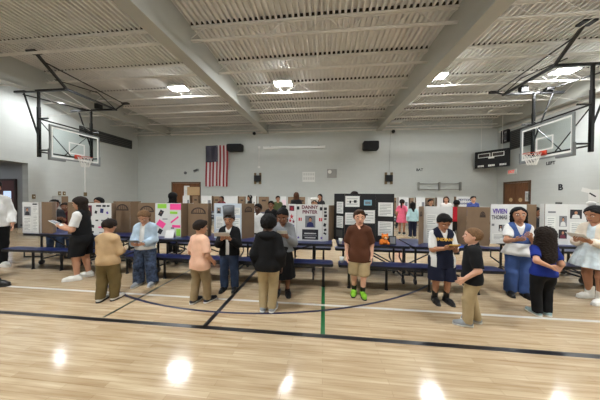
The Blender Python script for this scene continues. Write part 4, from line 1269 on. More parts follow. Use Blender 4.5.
def person(label, x, y, face, H, skin='light', hair=('short', 'dark'), tops=(), bottom=None, shoe=None, arms=('down', 'down'), head=(0, 0), w=1.0, feet=((.055, 0), (.055, 0)), fine=True, socks=None, extras=(), z=0.0, group=None, hs=None):
    """face: 0 looks at the photographer, +90 to the right of the picture, 180 away"""
    rz = math.radians(face)
    t = thing('person', label, 'person', (x, y, z), rz, group)
    hB, hC, hH, hHa, hS, hR = (.0075, .0075, .0045, .0032, .0055, .0065) if fine else (.014, .015, .009, .007, .011, .012)
    hs = (hs or (.170 if H < 1.45 else .150)) * H
    chin = H - hs - .004
    sz = .785 * H if H < 1.45 else .805 * H
    sx = .088 * H * (1 + (w - 1) * .5)
    hipz = .485 * H
    # ---------------- skeleton
    S = {}; E = {}; Wr = {}; HANDS = []
    for i, s in enumerate((1, -1)):      # +1 = own left (+X)
        spec = arms[i]
        tgt, hint, mode = ARM[spec] if isinstance(spec, str) else spec
        Sh = V(s * sx, .004 * H, sz - .026 * H)
        T = V(s * tgt[0], tgt[1], tgt[2]) * H
        l1, l2 = .168 * H, .142 * H
        dv = T - Sh
        d = np.linalg.norm(dv)
        if d > (l1 + l2) * .995:
            T = Sh + dv / d * (l1 + l2) * .995
            d = (l1 + l2) * .995
        u = (T - Sh) / d
        a = (l1 * l1 - l2 * l2 + d * d) / (2 * d)
        hh = math.sqrt(max(l1 * l1 - a * a, 1e-8))
        hv = V(s * hint[0], hint[1], hint[2])
        hv = unit(hv - u * (hv @ u))
        El = Sh + u * a + hv * hh
        S[s], E[s], Wr[s] = Sh, El, T
        f = unit(T - El)
        if mode == 'hold':
            f = unit(f + V(-s * .35, -.5, .15))
            n = unit(V(-s * .6, .25, .75)); n = unit(n - f * (n @ f)); curl = .55
        elif mode == 'back':
            f = unit(V(-s * .8, 0, -.3)); n = unit(V(0, 1, .1)); n = unit(n - f * (n @ f)); curl = .35
        else:
            n = unit(V(-s, .15, 0)); n = unit(n - f * (n @ f)); curl = .3
        HANDS.append((s, T, f, n, curl))
    hip, kn, an = {}, {}, {}
    for i, s in enumerate((1, -1)):
        fx, fy = feet[i]
        hip[s] = V(s * .052 * H * w ** .5, .004 * H, hipz)
        an[s] = V(s * fx * H, fy * H + .008 * H, .05 * H)
        kn[s] = (hip[s] + an[s]) / 2 + V(s * .004 * H, -.018 * H, .005 * H)
    sy = 1.38
    def torso(o, k=1.0):
        return [cap((-sx * .70, .006 * H, sz - .022 * H), (sx * .70, .006 * H, sz - .022 * H), .038 * H * w ** .5 + o * .8, None, (1, 1, 1)),
                cap((0, .014 * H, sz + .016 * H), (sx * .85, .006 * H, sz - .012 * H), .030 * H + o * .6, .024 * H + o * .6),
                cap((0, .014 * H, sz + .016 * H), (-sx * .85, .006 * H, sz - .012 * H), .030 * H + o * .6, .024 * H + o * .6),
                cap((0, .004 * H, .715 * H), (0, .0, .62 * H), .079 * H * w + o, .072 * H * w + o, (1, sy, 1)),
                cap((0, .0, .60 * H), (0, .006 * H, .50 * H), .070 * H * w + o, .080 * H * w + o, (1, 1.28, 1))]
    def arm(s, o, up=True, lo=True, c1=None, c2=None, oc=0.0):
        r = []
        if up:
            r.append(cap(S[s], E[s], .032 * H * w ** .5 + o * .85, .026 * H * w ** .5 + o + oc, clip=c1))
        if lo:
            r.append(cap(E[s], Wr[s], .028 * H * w ** .5 + o, .019 * H + o, clip=c2))
        return r
    def leg(s, o, ok=0.0, oa=0.0):
        return [cap(hip[s], kn[s], .056 * H * w ** .7 + o, .037 * H * w ** .5 + o + ok),
                cap(kn[s], an[s] + V(0, .004 * H, 0), .038 * H * w ** .5 + o + ok, .023 * H + o + oa),]
    # ---------------- body: trunk, neck, limbs, feet (skin)
    neck = [cap((0, .012 * H, sz - .01 * H), (0, .008 * H, chin + .30 * hs), .031 * H, .029 * H)]
    calf = [cap(kn[s] * .7 + an[s] * .3 + V(0, .014 * H, 0), kn[s] * .4 + an[s] * .6 + V(0, .008 * H, 0), .024 * H * w ** .5, .016 * H) for s in (1, -1)]
    foot = [cap(an[s] + V(0, .015 * H, -.03 * H), an[s] + V(s * .012 * H, -.085 * H, -.036 * H), .02 * H, .013 * H) for s in (1, -1)]
    pr = torso(0) + neck
    F = Field(pr + foot + [p for s in (1, -1) for p in arm(s, 0)], hB)
    for p in pr:
        F.add(p, .035 * H)
    for s in (1, -1):
        for p in arm(s, 0):
            F.add(p, .022 * H)
        for p in leg(s, 0):
            F.add(p, .014 * H)
    for p in calf + foot:
        F.add(p, .012 * H)
    bv, bq = F.mesh()
    V_, Q_ = [bv], [bq]
    M_ = [np.zeros(len(bq), int)]
    # hands
    HL = .105 * H
    for (s, T, f, n, curl) in HANDS:
        hv, hq = hand_mesh(HL, curl, hHa)
        th = np.cross(n, f) * s
        B = np.stack([f, th, n])
        hv = hv @ B + T
        if np.linalg.det(B) < 0:
            hq = hq[:, ::-1]
        off = sum(len(a) for a in V_)
        V_.append(hv); Q_.append(hq + off); M_.append(np.zeros(len(hq), int))
    # head with face, in its own frame (origin at the chin line), then turned on the neck
    e = hs
    cr = ell((0, .05 * e, .60 * e), (.37 * e, .45 * e, .405 * e))
    hp = [cr, ell((0, -.09 * e, .28 * e), (.265 * e, .29 * e, .275 * e)), ell((0, -.13 * e, .14 * e), (.15 * e, .17 * e, .13 * e)), cap((0, .08 * e, .3 * e), (0, .08 * e, .02 * e), .19 * e, .18 * e)]
    nose = cap((0, -.36 * e, .50 * e), (0, -.435 * e, .37 * e), .035 * e, .052 * e)
    ears = [ell((s * .37 * e, .06 * e, .45 * e), (.035 * e, .075 * e, .11 * e)) for s in (1, -1)]
    F = Field(hp + [nose] + ears, hH, pad=.05 * e)
    for p in hp:
        F.add(p, .11 * e)
    for s in (1, -1):
        F.sub(ell((s * .155 * e, -.43 * e, .49 * e), (.085 * e, .085 * e, .06 * e)), .05 * e)
    F.add(nose, .05 * e)
    for p in ears:
        F.add(p, .025 * e)
    for s in (1, -1):
        F.add(ell((s * .15 * e, -.325 * e, .485 * e), (.07 * e, .07 * e, .055 * e)), .01 * e)
    F.add(ell((0, -.375 * e, .225 * e), (.095 * e, .04 * e, .04 * e)), .03 * e)
    hv, hq = F.mesh()
    cen = hv[hq].mean(1) / e
    mi = np.zeros(len(hq), int)
    for s in (1, -1):
        dx, dz = cen[:, 0] - s * .15, cen[:, 2] - .485
        fr = cen[:, 1] < -.24
        mi[fr & ((dx / .066) ** 2 + (dz / .025) ** 2 < 1)] = 1
        mi[fr & (dx ** 2 + dz ** 2 < .029 ** 2)] = 2
        mi[fr & (np.abs(dx) < .09) & (np.abs(dz - .105 + .6 * dx * dx * 10) < .022)] = 4
    mi[(cen[:, 1] < -.3) & (np.abs(cen[:, 0]) < .1) & (np.abs(cen[:, 2] - .225) < .034)] = 3
    yaw, pit = math.radians(head[0]), math.radians(head[1])
    R = rot_head(yaw, pit)
    piv = V(0, .03 * e, .12 * e)
    base = V(0, -.004 * H, chin)
    def turn(v):
        return (v - piv) @ R.T + piv + base
    off = sum(len(a) for a in V_)
    V_.append(turn(hv)); Q_.append(hq + off); M_.append(mi)
    hm = HAIR[hair[1]] if hair else HAIR['dark']
    mesh_obj('body', np.concatenate(V_), np.concatenate(Q_), [SKIN[skin], M_eyew, M_eyed, LIPS[skin], hm], t, np.concatenate(M_))
    # ---------------- hair
    if hair:
        st = hair[0]
        hr = V(.375, .46, .41) * e
        def front_cut(F, a=(-.37, .84), b=(.0, .44), k=0.0):
            x_, y_, z_ = F.grid()
            d = V(b[0] - a[0], b[1] - a[1]); n = V(d[1], -d[0]) / np.linalg.norm(d)
            wv = .022 * e * np.sin(19 * x_ / e + 1.3) + .016 * e * np.sin(41 * x_ / e)
            F.F = np.maximum(F.F, ((y_ - a[0] * e) * n[0] + (z_ - a[1] * e) * n[1] + wv).astype(np.float32))
        t_ = dict(buzz=.018, short=.045, afro=.13, bun=.035, long=.05, pony=.04, bob=.06, curlylong=.08).get(st, .045) * e
        pr = [ell((0, .055 * e, .605 * e), hr + t_)]
        if st == 'short':
            pr.append(ell((.03 * e, -.2 * e, .90 * e), (.26 * e, .2 * e, .12 * e)))
        F = Field(pr, hR, pad=.12 * e)
        for p in pr:
            F.add(p, .06 * e)
        if st == 'afro':
            F.wrinkle(.018 * e, 46 / e * .5, 1.0)
        elif st != 'buzz':
            F.wrinkle(.010 * e, 30 / e * .6, 2.0)
        if st in ('buzz', 'short', 'bun', 'pony'):
            front_cut(F, (-.40, .79) if st == 'short' else (-.37, .84))
            F.clip((0, 0, .24 * e), (0, .25, -.97))
        elif st == 'afro':
            front_cut(F, (-.40, .80), (.02, .36))
            F.clip((0, 0, .22 * e), (0, 0, -1))
        else:
            front_cut(F, (-.38, .84), (-.06, .40))
        hv, hq = F.mesh()
        HV, HQ = [turn(hv)], [hq]
        dr = []
        zl = hair[2] if len(hair) > 2 else .6      # drape end, fraction of body height
        if st in ('long', 'bob', 'curlylong'):
            ze = zl * H - chin
            fat = 1.6 if st == 'curlylong' else 1.0
            dr = [cap((0, .20 * e, .55 * e), (0, .30 * e, ze + .12 * e), .36 * e * fat, .30 * e * fat, (1, 1.7, 1))]
            for s in (1, -1):
                dr.append(cap((s * .33 * e, .08 * e, .62 * e), (s * .36 * e * fat, .06 * e, ze + .2 * e), .12 * e * fat, .10 * e * fat))
        elif st == 'pony':
            ze = zl * H - chin
            dr = [cap((0, .42 * e, .72 * e), (0, .66 * e, .45 * e), .12 * e, .16 * e), cap((0, .66 * e, .45 * e), (0, .60 * e, ze), .16 * e, .08 * e)]
        elif st == 'bun':
            dr = [ell((0, .36 * e, .98 * e), (.17 * e, .17 * e, .15 * e))]
        if dr:
            F = Field(dr, hR, pad=.1 * e)
            for p in dr:
                F.add(p, .08 * e)
            F.wrinkle((.025 if st == 'curlylong' else .013) * e, (24 if st == 'curlylong' else 18) / e, .7)
            dv, dq = F.mesh()
            Rz = rot_head(yaw, pit * .35)
            HV.append((dv - piv) @ Rz.T + piv + base); HQ.append(dq + len(hv))
        mesh_obj('hair', np.concatenate(HV), np.concatenate(HQ), hm, t)
    # ---------------- clothes
    for tp in tops:
        o = tp.get('o', .014) * (1 if fine else 1.15)
        hem = tp.get('hem', .47) * H
        sl = tp.get('sleeve', 'short')
        T = [p for p in torso(o)]
        fl = tp.get('flare', 0.0) * H
        T.append(cap((0, .004 * H, .66 * H), (0, .006 * H, hem - .02 * H), .072 * H * w + o, .080 * H * w + o + fl, (1, 1.28, 1)))
        if hem < .53 * H:
            T += [cap(hip[s], hip[s] * .72 + kn[s] * .28, .057 * H * w ** .7 + o, .056 * H * w ** .7 + o) for s in (1, -1)]
        A = []
        cuffs = []
        for s in (1, -1):
            if sl == 'none':
                continue
            if sl == 'short':
                fr = tp.get('fr', .72)
                c = S[s] * (1 - fr) + E[s] * fr
                d = unit(E[s] - S[s])
                A += arm(s, o * 1.05, True, False, [(c, d)], None, .004 * H)
            else:
                A += arm(s, o, True, False)
                c = E[s] * .04 + Wr[s] * .96
                A += arm(s, o, False, True, None, [(c, unit(Wr[s] - E[s]))])
                cuffs.append((c, unit(Wr[s] - E[s])))
        F = Field(T + A, hC)
        for p in T:
            F.add(p, .035 * H)
        F.clip((0, 0, hem), (0, 0, -1))
        # neck opening
        vn = tp.get('vneck', .3)
        F.sub(cap((0, .010 * H, sz + .036 * H), (0, -.01 * H, sz + .12 * H), .041 * H, .06 * H), .006)
        F.sub(cap((0, -.085 * H, sz - .005 * H - vn * .09 * H), (0, -.03 * H, sz + .07 * H), .006 * H, .052 * H), .006)
        if sl == 'none':
            for s in (1, -1):
                F.sub(cap(S[s] + V(s * .022 * H, 0, .02 * H), S[s] + V(s * .025 * H, 0, -.05 * H), .032 * H), .01)
        for p in A:
            F.add(p, .02 * H)
        F.wrinkle(.0028 if fine else .002, 26.0, x * 3 + y)
        v, q = F.mesh()
        if tp.get('open'):     # an open-fronted garment: a gap down the chest
            c = v[q].mean(1)
            keep = ~((np.abs(c[:, 0]) < tp['open'] * H) & (c[:, 1] < -.02 * H))
            q = q[keep]
        mats = [tp['m']]
        mi = np.zeros(len(q), int)
        if tp.get('panel'):    # contrast side panels
            mats.append(tp['panel'])
            c = v[q].mean(1)
            mi[(np.abs(c[:, 0]) > .080 * H * w) & (c[:, 2] < .70 * H) & (np.abs(c[:, 0]) < .13 * H)] = 1
        ob = mesh_obj(tp.get('name', 'shirt'), v, q, mats, t, mi)
        if tp.get('collar'):
            b = MB()
            rr = .044 * H
            b.tube([(rr * math.cos(a), .006 * H + rr * math.sin(a), sz + .034 * H + .020 * H * math.sin(a)) for a in [(-.44 + .0677 * 2 * i) * PI for i in range(14)]], .013 * H, 6)
            b.build('collar', tp['collar'], ob, smooth=True)
            MB().box((-.012 * H, -.078 * H, .68 * H), (.012 * H, -.04 * H, sz + .02 * H)).build('placket', tp['collar'], ob, bevel=.003) if tp.get('placket') else None
        if tp.get('hood'):
            F = Field([cap((-.055 * H, .055 * H, sz + .012 * H), (.055 * H, .055 * H, sz + .012 * H), .034 * H), cap((0, .06 * H, sz), (0, .062 * H, sz - .07 * H), .05 * H, .03 * H, (1, 1.6, 1))], hC)
            F.add(cap((-.055 * H, .055 * H, sz + .012 * H), (.055 * H, .055 * H, sz + .012 * H), .034 * H), .02).add(cap((0, .06 * H, sz), (0, .062 * H, sz - .07 * H), .05 * H, .03 * H, (1, 1.6, 1)), .04)
            v2, q2 = F.mesh()
            mesh_obj('hood', v2, q2, tp['m'], ob)
        if tp.get('text'):
            vs, fs = text_mesh(tp['text'][0], tp['text'][1], None, 0, .003)
            fx, fy, fz = F.ax
            vv = []
            G = F.F
            zt = tp['text'][3] * H
            for (px, _, pz) in vs:
                i = int(round((px - F.lo[0]) / F.h)); k = int(round((pz + zt - F.lo[2]) / F.h))
                col = np.where(G[min(max(i, 0), G.shape[0] - 1), :, min(max(k, 0), G.shape[2] - 1)] < 0)[0]
                yy = fy[col[0]] - .5 * F.h - .011 if len(col) else -.1 * H
                vv.append((px, yy, pz + zt))
            MB().add(vv, fs).build('lettering', tp['text'][2], ob)
    if bottom:
        k = bottom.get('kind', 'pants')
        o = bottom.get('o', .012) * (1 if fine else 1.15)
        if k in ('pants', 'shorts'):
            end = bottom.get('end', .035 if k == 'pants' else .30) * H
            wz = min([.565] + [tp.get('hem', .47) + .012 for tp in tops]) * H
            pel = [cap((0, .0, .57 * H), (0, .006 * H, .495 * H), .076 * H * w + o, .086 * H * w + o, (1, 1.28, 1))] if wz > .52 * H else [cap((0, .003 * H, .52 * H), (0, .006 * H, .495 * H), .080 * H * w + o, .086 * H * w + o, (1, 1.28, 1))]
            lg = [p for s in (1, -1) for p in leg(s, o, bottom.get('knee', 0.0) * H, bottom.get('flare', .006) * H)]
            if k == 'shorts':
                lg = [cap(hip[s], kn[s] + V(s * .004, 0, 0), .058 * H * w ** .7 + o, .048 * H * w ** .5 + o + bottom.get('knee', 0) * H) for s in (1, -1)]
            F = Field(pel + lg, hC)
            for p in lg:
                F.add(p, .010 * H)
            for p in pel:
                F.add(p, .03 * H)
            F.clip((0, 0, end), (0, 0, -1)).clip((0, 0, wz), (0, 0, 1))
            F.wrinkle(.0032 if fine else .002, 24.0, x * 5)
            v, q = F.mesh()
            mesh_obj('trousers' if k == 'pants' else 'shorts', v, q, bottom['m'], t)
        else:
            z0, z1 = bottom['end'] * H, bottom.get('waist', .60) * H
            r0, r1 = bottom['r'] * H, .080 * H * w + o
            nf = bottom.get('pleats', 12)
            def sk(x_, y_, z_):
                tt = np.clip((z1 - z_) / (z1 - z0), 0, 1)
                rr = r1 + (r0 - r1) * tt ** .8
                th = np.arctan2(y_ * 1.2, x_)
                rr = rr + .05 * r0 * tt * np.sin(nf * th + 1.5 * np.sin(3 * th))
                d = (np.sqrt(x_ ** 2 + (y_ * 1.2) ** 2) - rr) * .8
                return np.maximum(np.maximum(d, z0 - z_), z_ - z1)
            F = Field([(sk, V(-r0 * 1.1, -r0 * 1.1, z0), V(r0 * 1.1, r0 * 1.1, z1))], hC).add((sk, V(-r0 * 1.1, -r0 * 1.1, z0), V(r0 * 1.1, r0 * 1.1, z1)))
            v, q = F.mesh()
            mesh_obj('skirt', v, q, bottom['m'], t)
    for s in (1, -1):
        if socks:
            F = Field([cap(an[s] + V(0, .006 * H, -.02 * H), an[s] * .72 + kn[s] * .28 + V(0, .006 * H, 0), .026 * H, .029 * H)], hS).add(cap(an[s] + V(0, .006 * H, -.02 * H), an[s] * (1 - socks[1]) + kn[s] * socks[1] + V(0, .006 * H, 0), .027 * H, .031 * H))
            F.clip(an[s] * (1 - socks[1]) + kn[s] * socks[1], (0, 0, 1))
            v, q = F.mesh()
            mesh_obj('sock', v, q, socks[0], t)
        if shoe:
            up_, so_, hi_ = (shoe + (False,))[:3] if len(shoe) < 3 else shoe
            a = an[s] * V(1, 1, 0)
            heel, ball, toe = a + V(0, .026 * H, .03 * H), a + V(s * .010 * H, -.055 * H, .026 * H), a + V(s * .014 * H, -.105 * H, .022 * H)
            P = [cap(heel, ball, .027 * H, .030 * H), cap(ball, toe, .030 * H, .023 * H), cap(a + V(0, .012 * H, .035 * H), a + V(0, .008 * H, .055 * H), .031 * H, .028 * H)]
            if hi_:
                P.append(cap(a + V(0, .008 * H, .05 * H), a * .9 + kn[s] * V(.1, .1, 0) + V(0, .008 * H, hi_ * H), .034 * H, .036 * H))
            F = Field(P, hS)
            for p in P:
                F.add(p, .015 * H)
            F.clip((0, 0, .010 * H), (0, 0, -1))
            F.clip((0, 0, (hi_ or .072) * H), (0, 0, 1))
            v, q = F.mesh()
            ob = mesh_obj('shoe', v, q, up_, t)
            P = [cap(heel * V(1, 1, 0) + V(0, 0, .006), ball * V(1, 1, 0) + V(0, 0, .006), .030 * H, .033 * H), cap(ball * V(1, 1, 0) + V(0, 0, .006), toe * V(1, 1, 0) + V(0, 0, .006), .033 * H, .026 * H)]
            F = Field(P, hS)
            for p in P:
                F.add(p, .01 * H)
            F.clip((0, 0, .001), (0, 0, -1)).clip((0, 0, .016 * H), (0, 0, 1))
            v, q = F.mesh()
            mesh_obj('sole', v, q, so_, ob)
    # ---------------- worn extras, placed in head space or body space
    for ex in extras:
        kind = ex[0]
        def head_part(nm, b, m, par=t, smooth=True):
            b.v = [tuple(p) for p in turn(np.array(b.v) * e)]
            return b.build(nm, m, par, smooth=smooth)
        if kind == 'tophat':
            n = 28
            head_part('tall_hat', MB().lathe([(.40, .70), (.44, 1.55), (.40, 1.55), (.36, .75)], (0, .03, 0), n), ex[1], t)
            head_part('hat_crease', MB().lathe([(.42, .70), (.425, .78), (.415, .78), (.41, .70)], (0, .03, 0), n), ex[1], t)
        elif kind == 'cap':
            c = head_part('cap', MB().lathe([(.43, .72), (.43, .82), (.38, .97), (.22, 1.07), (.01, 1.10)], (0, .06, 0), 24), ex[1])
            head_part('peak', MB().prism([(-.3, -.3), (.3, -.3), (.26, -.62), (.1, -.74), (-.1, -.74), (-.26, -.62)], .74, .77), ex[1], c)
        elif kind == 'chefhat':
            head_part('white_hat', MB().lathe([(.43, .74), (.44, .92), (.56, 1.02), (.54, 1.16), (.3, 1.26), (.01, 1.28)], (0, .06, 0), 24), ex[1])
        elif kind == 'headband':
            head_part('headband', MB().tube([(.43 * math.cos(a * PI / 12), .03 + .02 * math.sin(a), .60 + .46 * math.sin(a * PI / 12)) for a in range(13)], .05, 8), ex[1])
        elif kind == 'bow':
            b = MB()
            b.sphere((0, .38, 1.0), .1, 10)
            for s in (1, -1):
                b.sphere((s * .30, .36, 1.08), (.26, .08, .17), 12)
                b.tube([(s * .06, .42, .95), (s * .16, .50, .6), (s * .14, .52, .25)], [.06, .09, .07], 6)
            head_part('hair_bow', b, ex[1])
    return t

def held(name, label, cat, p, face, x, y, size, m, tilt=-0.6, rz=0.0, mark=None, z=0.0):
    """a sheet or small device in somebody's hands, in the holder's frame p = (x, y, z) metres"""
    a = math.radians(face)
    wx, wy = x + p[0] * math.cos(a) - p[1] * math.sin(a), y + p[0] * math.sin(a) + p[1] * math.cos(a)
    t = thing(name, label, cat, (wx, wy, p[2]), a + rz)
    MB().cbox((0, 0, 0), size, 0, 0, tilt).build('sheet' if name == 'paper' else 'body', m, t)
    if mark:
        MB().cbox((0, -size[1] * .1, size[2] * .5 + .0008), (size[0] * .8, size[1] * .75, .001), 0, 0, 0).build('print' if name == 'paper' else 'screen', mark, t).rotation_euler = (tilt, 0, 0)
    return t

# fabrics
f_white = fabric('white', (216, 215, 212)); f_black = fabric('black', (20, 20, 22)); f_navy = fabric('navy', (24, 28, 48))
f_beige = fabric('beige', (188, 158, 120)); f_olive = fabric('olive_khaki', (108, 92, 58)); f_khaki = fabric('khaki', (150, 130, 100))
f_peach = fabric('peach', (234, 188, 162)); f_jean = fabric('blue_denim', (52, 66, 92), .2); f_ljean = fabric('light_denim', (170, 188, 204), .14)
f_pjean = mat('fabric_patterned_denim', (58, 72, 98), .88, noise=.75, nscale=22)
f_grey = fabric('heather_grey', (132, 134, 138)); f_brown = fabric('brown_polo', (84, 50, 34)); f_stone = fabric('stone_khaki', (172, 152, 116))
f_bluep = fabric('wide_blue', (66, 90, 144)); f_royal = fabric('royal_blue', (26, 44, 124)); f_cream = fabric('cream_knit', (222, 210, 194))
f_dress = mat('fabric_pale_blue_print', (206, 218, 224), .85, noise=.16, nscale=16)
f_darkbrown = fabric('dark_grey', (40, 40, 44)); f_redk = fabric('red', (170, 30, 44)); f_pinkk = fabric('pink', (232, 108, 136)); f_teal = fabric('pale_teal', (170, 204, 212))
f_green = fabric('moss_green', (76, 86, 56)); f_bluej = mat('fabric_blue_patterned', (60, 76, 140), .85, noise=.6, nscale=18); f_maroon = fabric('maroon', (92, 34, 40)); f_hat = mat('grey_card_hat', (92, 94, 98), .7, noise=.08, nscale=8)
s_white = mat('shoe_white', (226, 224, 218), .5); s_black = mat('shoe_black', (16, 16, 18), .4); s_navy = mat('shoe_navy', (28, 32, 48), .5); s_grey = mat('shoe_grey', (150, 154, 158), .5); s_green = mat('shoe_lime', (136, 196, 50), .5); s_teal = mat('shoe_teal_grey', (140, 164, 166), .5)
s_sole = mat('sole_white', (214, 212, 206), .6); s_soleb = mat('sole_black', (24, 24, 24), .6); gold = mat('gold_print', (206, 158, 58), .6)

PERSON_ARGS = []
def P(*a, **k):
    return person(*a, **k)

# ---- near row, left to right
P('adult in black cap and white shirt at the far left edge', -6.76, 3.85, 70, 1.78, 'light', ('short', 'dark'), [dict(m=f_white, sleeve='long', o=.02, hem=.47)], dict(m=f_black, o=.02), (s_white, s_sole), ('fwd', 'hold'), (0, 5), 1.1, extras=[('cap', f_black)], feet=((.06, -.03), (.06, .03)))
P('person in black trousers mostly beyond the left edge, black shoe showing', -5.93, 2.90, 95, 1.72, 'tan', ('short', 'dark'), [dict(m=f_darkbrown, sleeve='long', o=.02)], dict(m=f_black, o=.02), (s_black, s_soleb), ('down', 'down'), (0, 0), 1.0, feet=((.055, -.36), (.055, .08)))
P('girl in white tee, black vest and black shorts reading at the left', -4.33, 3.54, -64, 1.47, 'light', ('bob', 'dark', .76), [dict(m=f_white, sleeve='short', o=.016, fr=.8, hem=.54), dict(m=f_black, sleeve='none', o=.026, name='vest', hem=.53, vneck=1.0)], dict(kind='shorts', m=f_black, o=.035, end=.29), (s_white, s_sole), ('hold', 'hold'), (0, 12), 1.08, feet=((.06, -.03), (.06, .03)))
held('paper', 'white paper held by the girl in the black vest', 'paper', (0, -.345, 1.01), -64, -4.33, 3.54, (.14, .18, .002), M_paper, -.6, 0, M_ink)
P('boy in beige sweatshirt and olive trousers with his back turned', -3.05, 2.84, 186, 1.165, 'light', ('short', 'dark'), [dict(m=f_beige, sleeve='long', o=.020, hem=.45)], dict(m=f_olive, o=.019, knee=.008, flare=.010), (s_white, s_soleb), ('holdlow', 'holdlow'), (0, 18), 1.07, feet=((.07, .02), (.06, -.03)))
P('child in light denim jacket and patterned jeans reading a phone', -2.98, 3.42, 12, 1.27, 'light', ('pony', 'sandy', .78), [dict(m=f_white, sleeve='short', o=.012), dict(m=f_ljean, sleeve='long', o=.026, hem=.52, name='jacket', open=.028)], dict(m=f_pjean, o=.022, flare=.026, knee=.008), (s_grey, s_sole), ('holdlow', 'holdlow'), (4, 30), 1.05, feet=((.085, 0), (.075, -.02)))
held('phone', 'phone held by the child in the denim jacket', 'phone', (0.0, -.305, .79), 12, -2.98, 3.42, (.15, .075, .01), M_grey, -.5, 0, M_inkdark)
P('boy in peach tee and khaki trousers seen from behind', -1.72, 2.93, 160, 1.165, 'light', ('short', 'dark'), [dict(m=f_peach, sleeve='short', o=.022, hem=.42, fr=.85)], dict(m=f_khaki, o=.016, flare=.008), (s_navy, s_sole), ('fwd', 'fwd'), (-25, 5), 1.05, feet=((.06, .03), (.06, -.07)))
P('boy in tall grey hat, black jacket and jeans reading a sheet', -1.5, 3.40, 6, 1.24, 'tan', ('short', 'dark'), [dict(m=f_white, sleeve='short', o=.010), dict(m=f_black, sleeve='long', o=.024, hem=.46, name='jacket', open=.022, vneck=1.2)], dict(m=f_jean, o=.018, flare=.012), (s_black, s_soleb), ('chest', 'chest'), (0, 8), 1.0, extras=[('tophat', f_hat)], feet=((.07, 0), (.06, -.01)))
held('paper', 'white sheet held by the boy in the tall hat', 'paper', (-.02, -.29, .94), 6, -1.5, 3.40, (.22, .13, .002), M_paper, -.6, .1, M_ink)
P('child with curly black hair, black hoodie and khaki trousers seen from behind', -0.72, 2.85, 178, 1.255, 'dark', ('afro', 'black'), [dict(m=f_black, sleeve='long', o=.03, hem=.43, hood=True)], dict(m=f_stone, o=.016, flare=.008), (s_grey, s_sole), ('down', 'down'), (0, 4), 1.08, feet=((.05, 0), (.045, 0)))
P('child in grey sweater and long dark skirt behind the black hoodie', -0.62, 3.35, 8, 1.34, 'brown', ('bun', 'black'), [dict(m=f_grey, sleeve='long', o=.022, hem=.50)], dict(kind='skirt', m=f_black, end=.20, r=.145, waist=.58), (s_black, s_soleb), ('chest', 'chest'), (-10, 26), 1.0)
held('paper', 'small white card held by the child in the grey sweater', 'paper', (0, -.29, 1.0), 8, -.62, 3.35, (.14, .1, .002), M_paper, -.6, 0, M_ink)
P('boy in brown polo, khaki shorts and lime green shoes facing the camera', 0.54, 3.46, -6, 1.31, 'fair', ('short', 'brown'), [dict(m=f_brown, sleeve='short', o=.022, hem=.40, fr=.95, collar=f_brown)], dict(kind='shorts', m=f_stone, o=.02, end=.24), (s_green, s_soleb), ('down', 'down'), (4, 2), 1.08, socks=(s_black, .28), feet=((.045, -.02), (.05, .02)))
P('boy in navy basketball jersey with gold lettering over a white tee', 1.69, 3.38, 0, 1.285, 'tan', ('short', 'black'), [dict(m=f_white, sleeve='short', o=.014, fr=.95, hem=.50), dict(m=f_navy, sleeve='none', o=.028, hem=.40, name='jersey', panel=f_white, vneck=.9, text=('INDIANA', .054, gold, .715))], dict(kind='shorts', m=f_navy, o=.026, end=.26, knee=.012), (s_black, s_soleb), ('hold', 'hold'), (0, 30), 1.08, socks=(s_black, .35), feet=((.06, 0), (.06, 0)))
held('phone', 'gold phone held by the boy in the navy jersey', 'phone', (0, -.30, .88), 0, 1.69, 3.38, (.13, .06, .012), mat('gold_case', (214, 168, 70), .35, .4), -.5, 0, M_inkdark)
P('boy in black polo and khaki trousers with short light hair, seen from behind', 1.75, 2.83, -108, 1.15, 'fair', ('buzz', 'sandy'), [dict(m=f_black, sleeve='short', o=.022, hem=.44, fr=.9, collar=f_black)], dict(m=f_stone, o=.016, flare=.008), (s_grey, s_sole), ('fwd', 'down'), (-10, -6), 1.05, feet=((.055, -.05), (.055, .05)))
P('girl in white peplum top and wide blue trousers with long black hair', 2.99, 3.76, -18, 1.365, 'tan', ('long', 'black', .66), [dict(m=f_white, sleeve='short', o=.020, fr=.7, hem=.60), dict(m=f_bluep, sleeve='none', o=.028, hem=.60, name='bodice', vneck=1.2)], dict(m=f_bluep, o=.018, flare=.024, knee=.010), (s_black, s_soleb), ('chest', 'reach'), (-8, -6), .93, feet=((.06, 0), (.06, 0)))
P('girl in royal blue shirt and black trousers seen from behind, one arm behind her', 2.81, 3.16, 176, 1.13, 'light', ('curlylong', 'dark', .65), [dict(m=f_royal, sleeve='short', o=.016, hem=.46, fr=.7)], dict(m=f_black, o=.014, flare=.01), (s_teal, s_sole), ('back', 'down'), (0, 6), 1.02, feet=((.06, 0), (.05, -.02)))
P('girl in cream cardigan and pale blue dress with a white hair bow', 3.97, 3.70, -76, 1.40, 'tan', ('long', 'black', .64), [dict(m=f_dress, sleeve='none', o=.014, hem=.58), dict(m=f_cream, sleeve='long', o=.026, hem=.60, name='cardigan', open=.03)], dict(kind='skirt', m=f_dress, end=.36, r=.185, waist=.62, pleats=16), (s_white, s_sole, .13), ('hold', 'hold'), (-5, 14), 1.0, extras=[('bow', f_white)], feet=((.07, -.05), (.07, .05)))
held('paper', 'white papers held by the girl in the cream cardigan', 'paper', (0, -.335, .97), -76, 3.97, 3.70, (.2, .13, .004), M_paper, -.6, 0, M_ink)
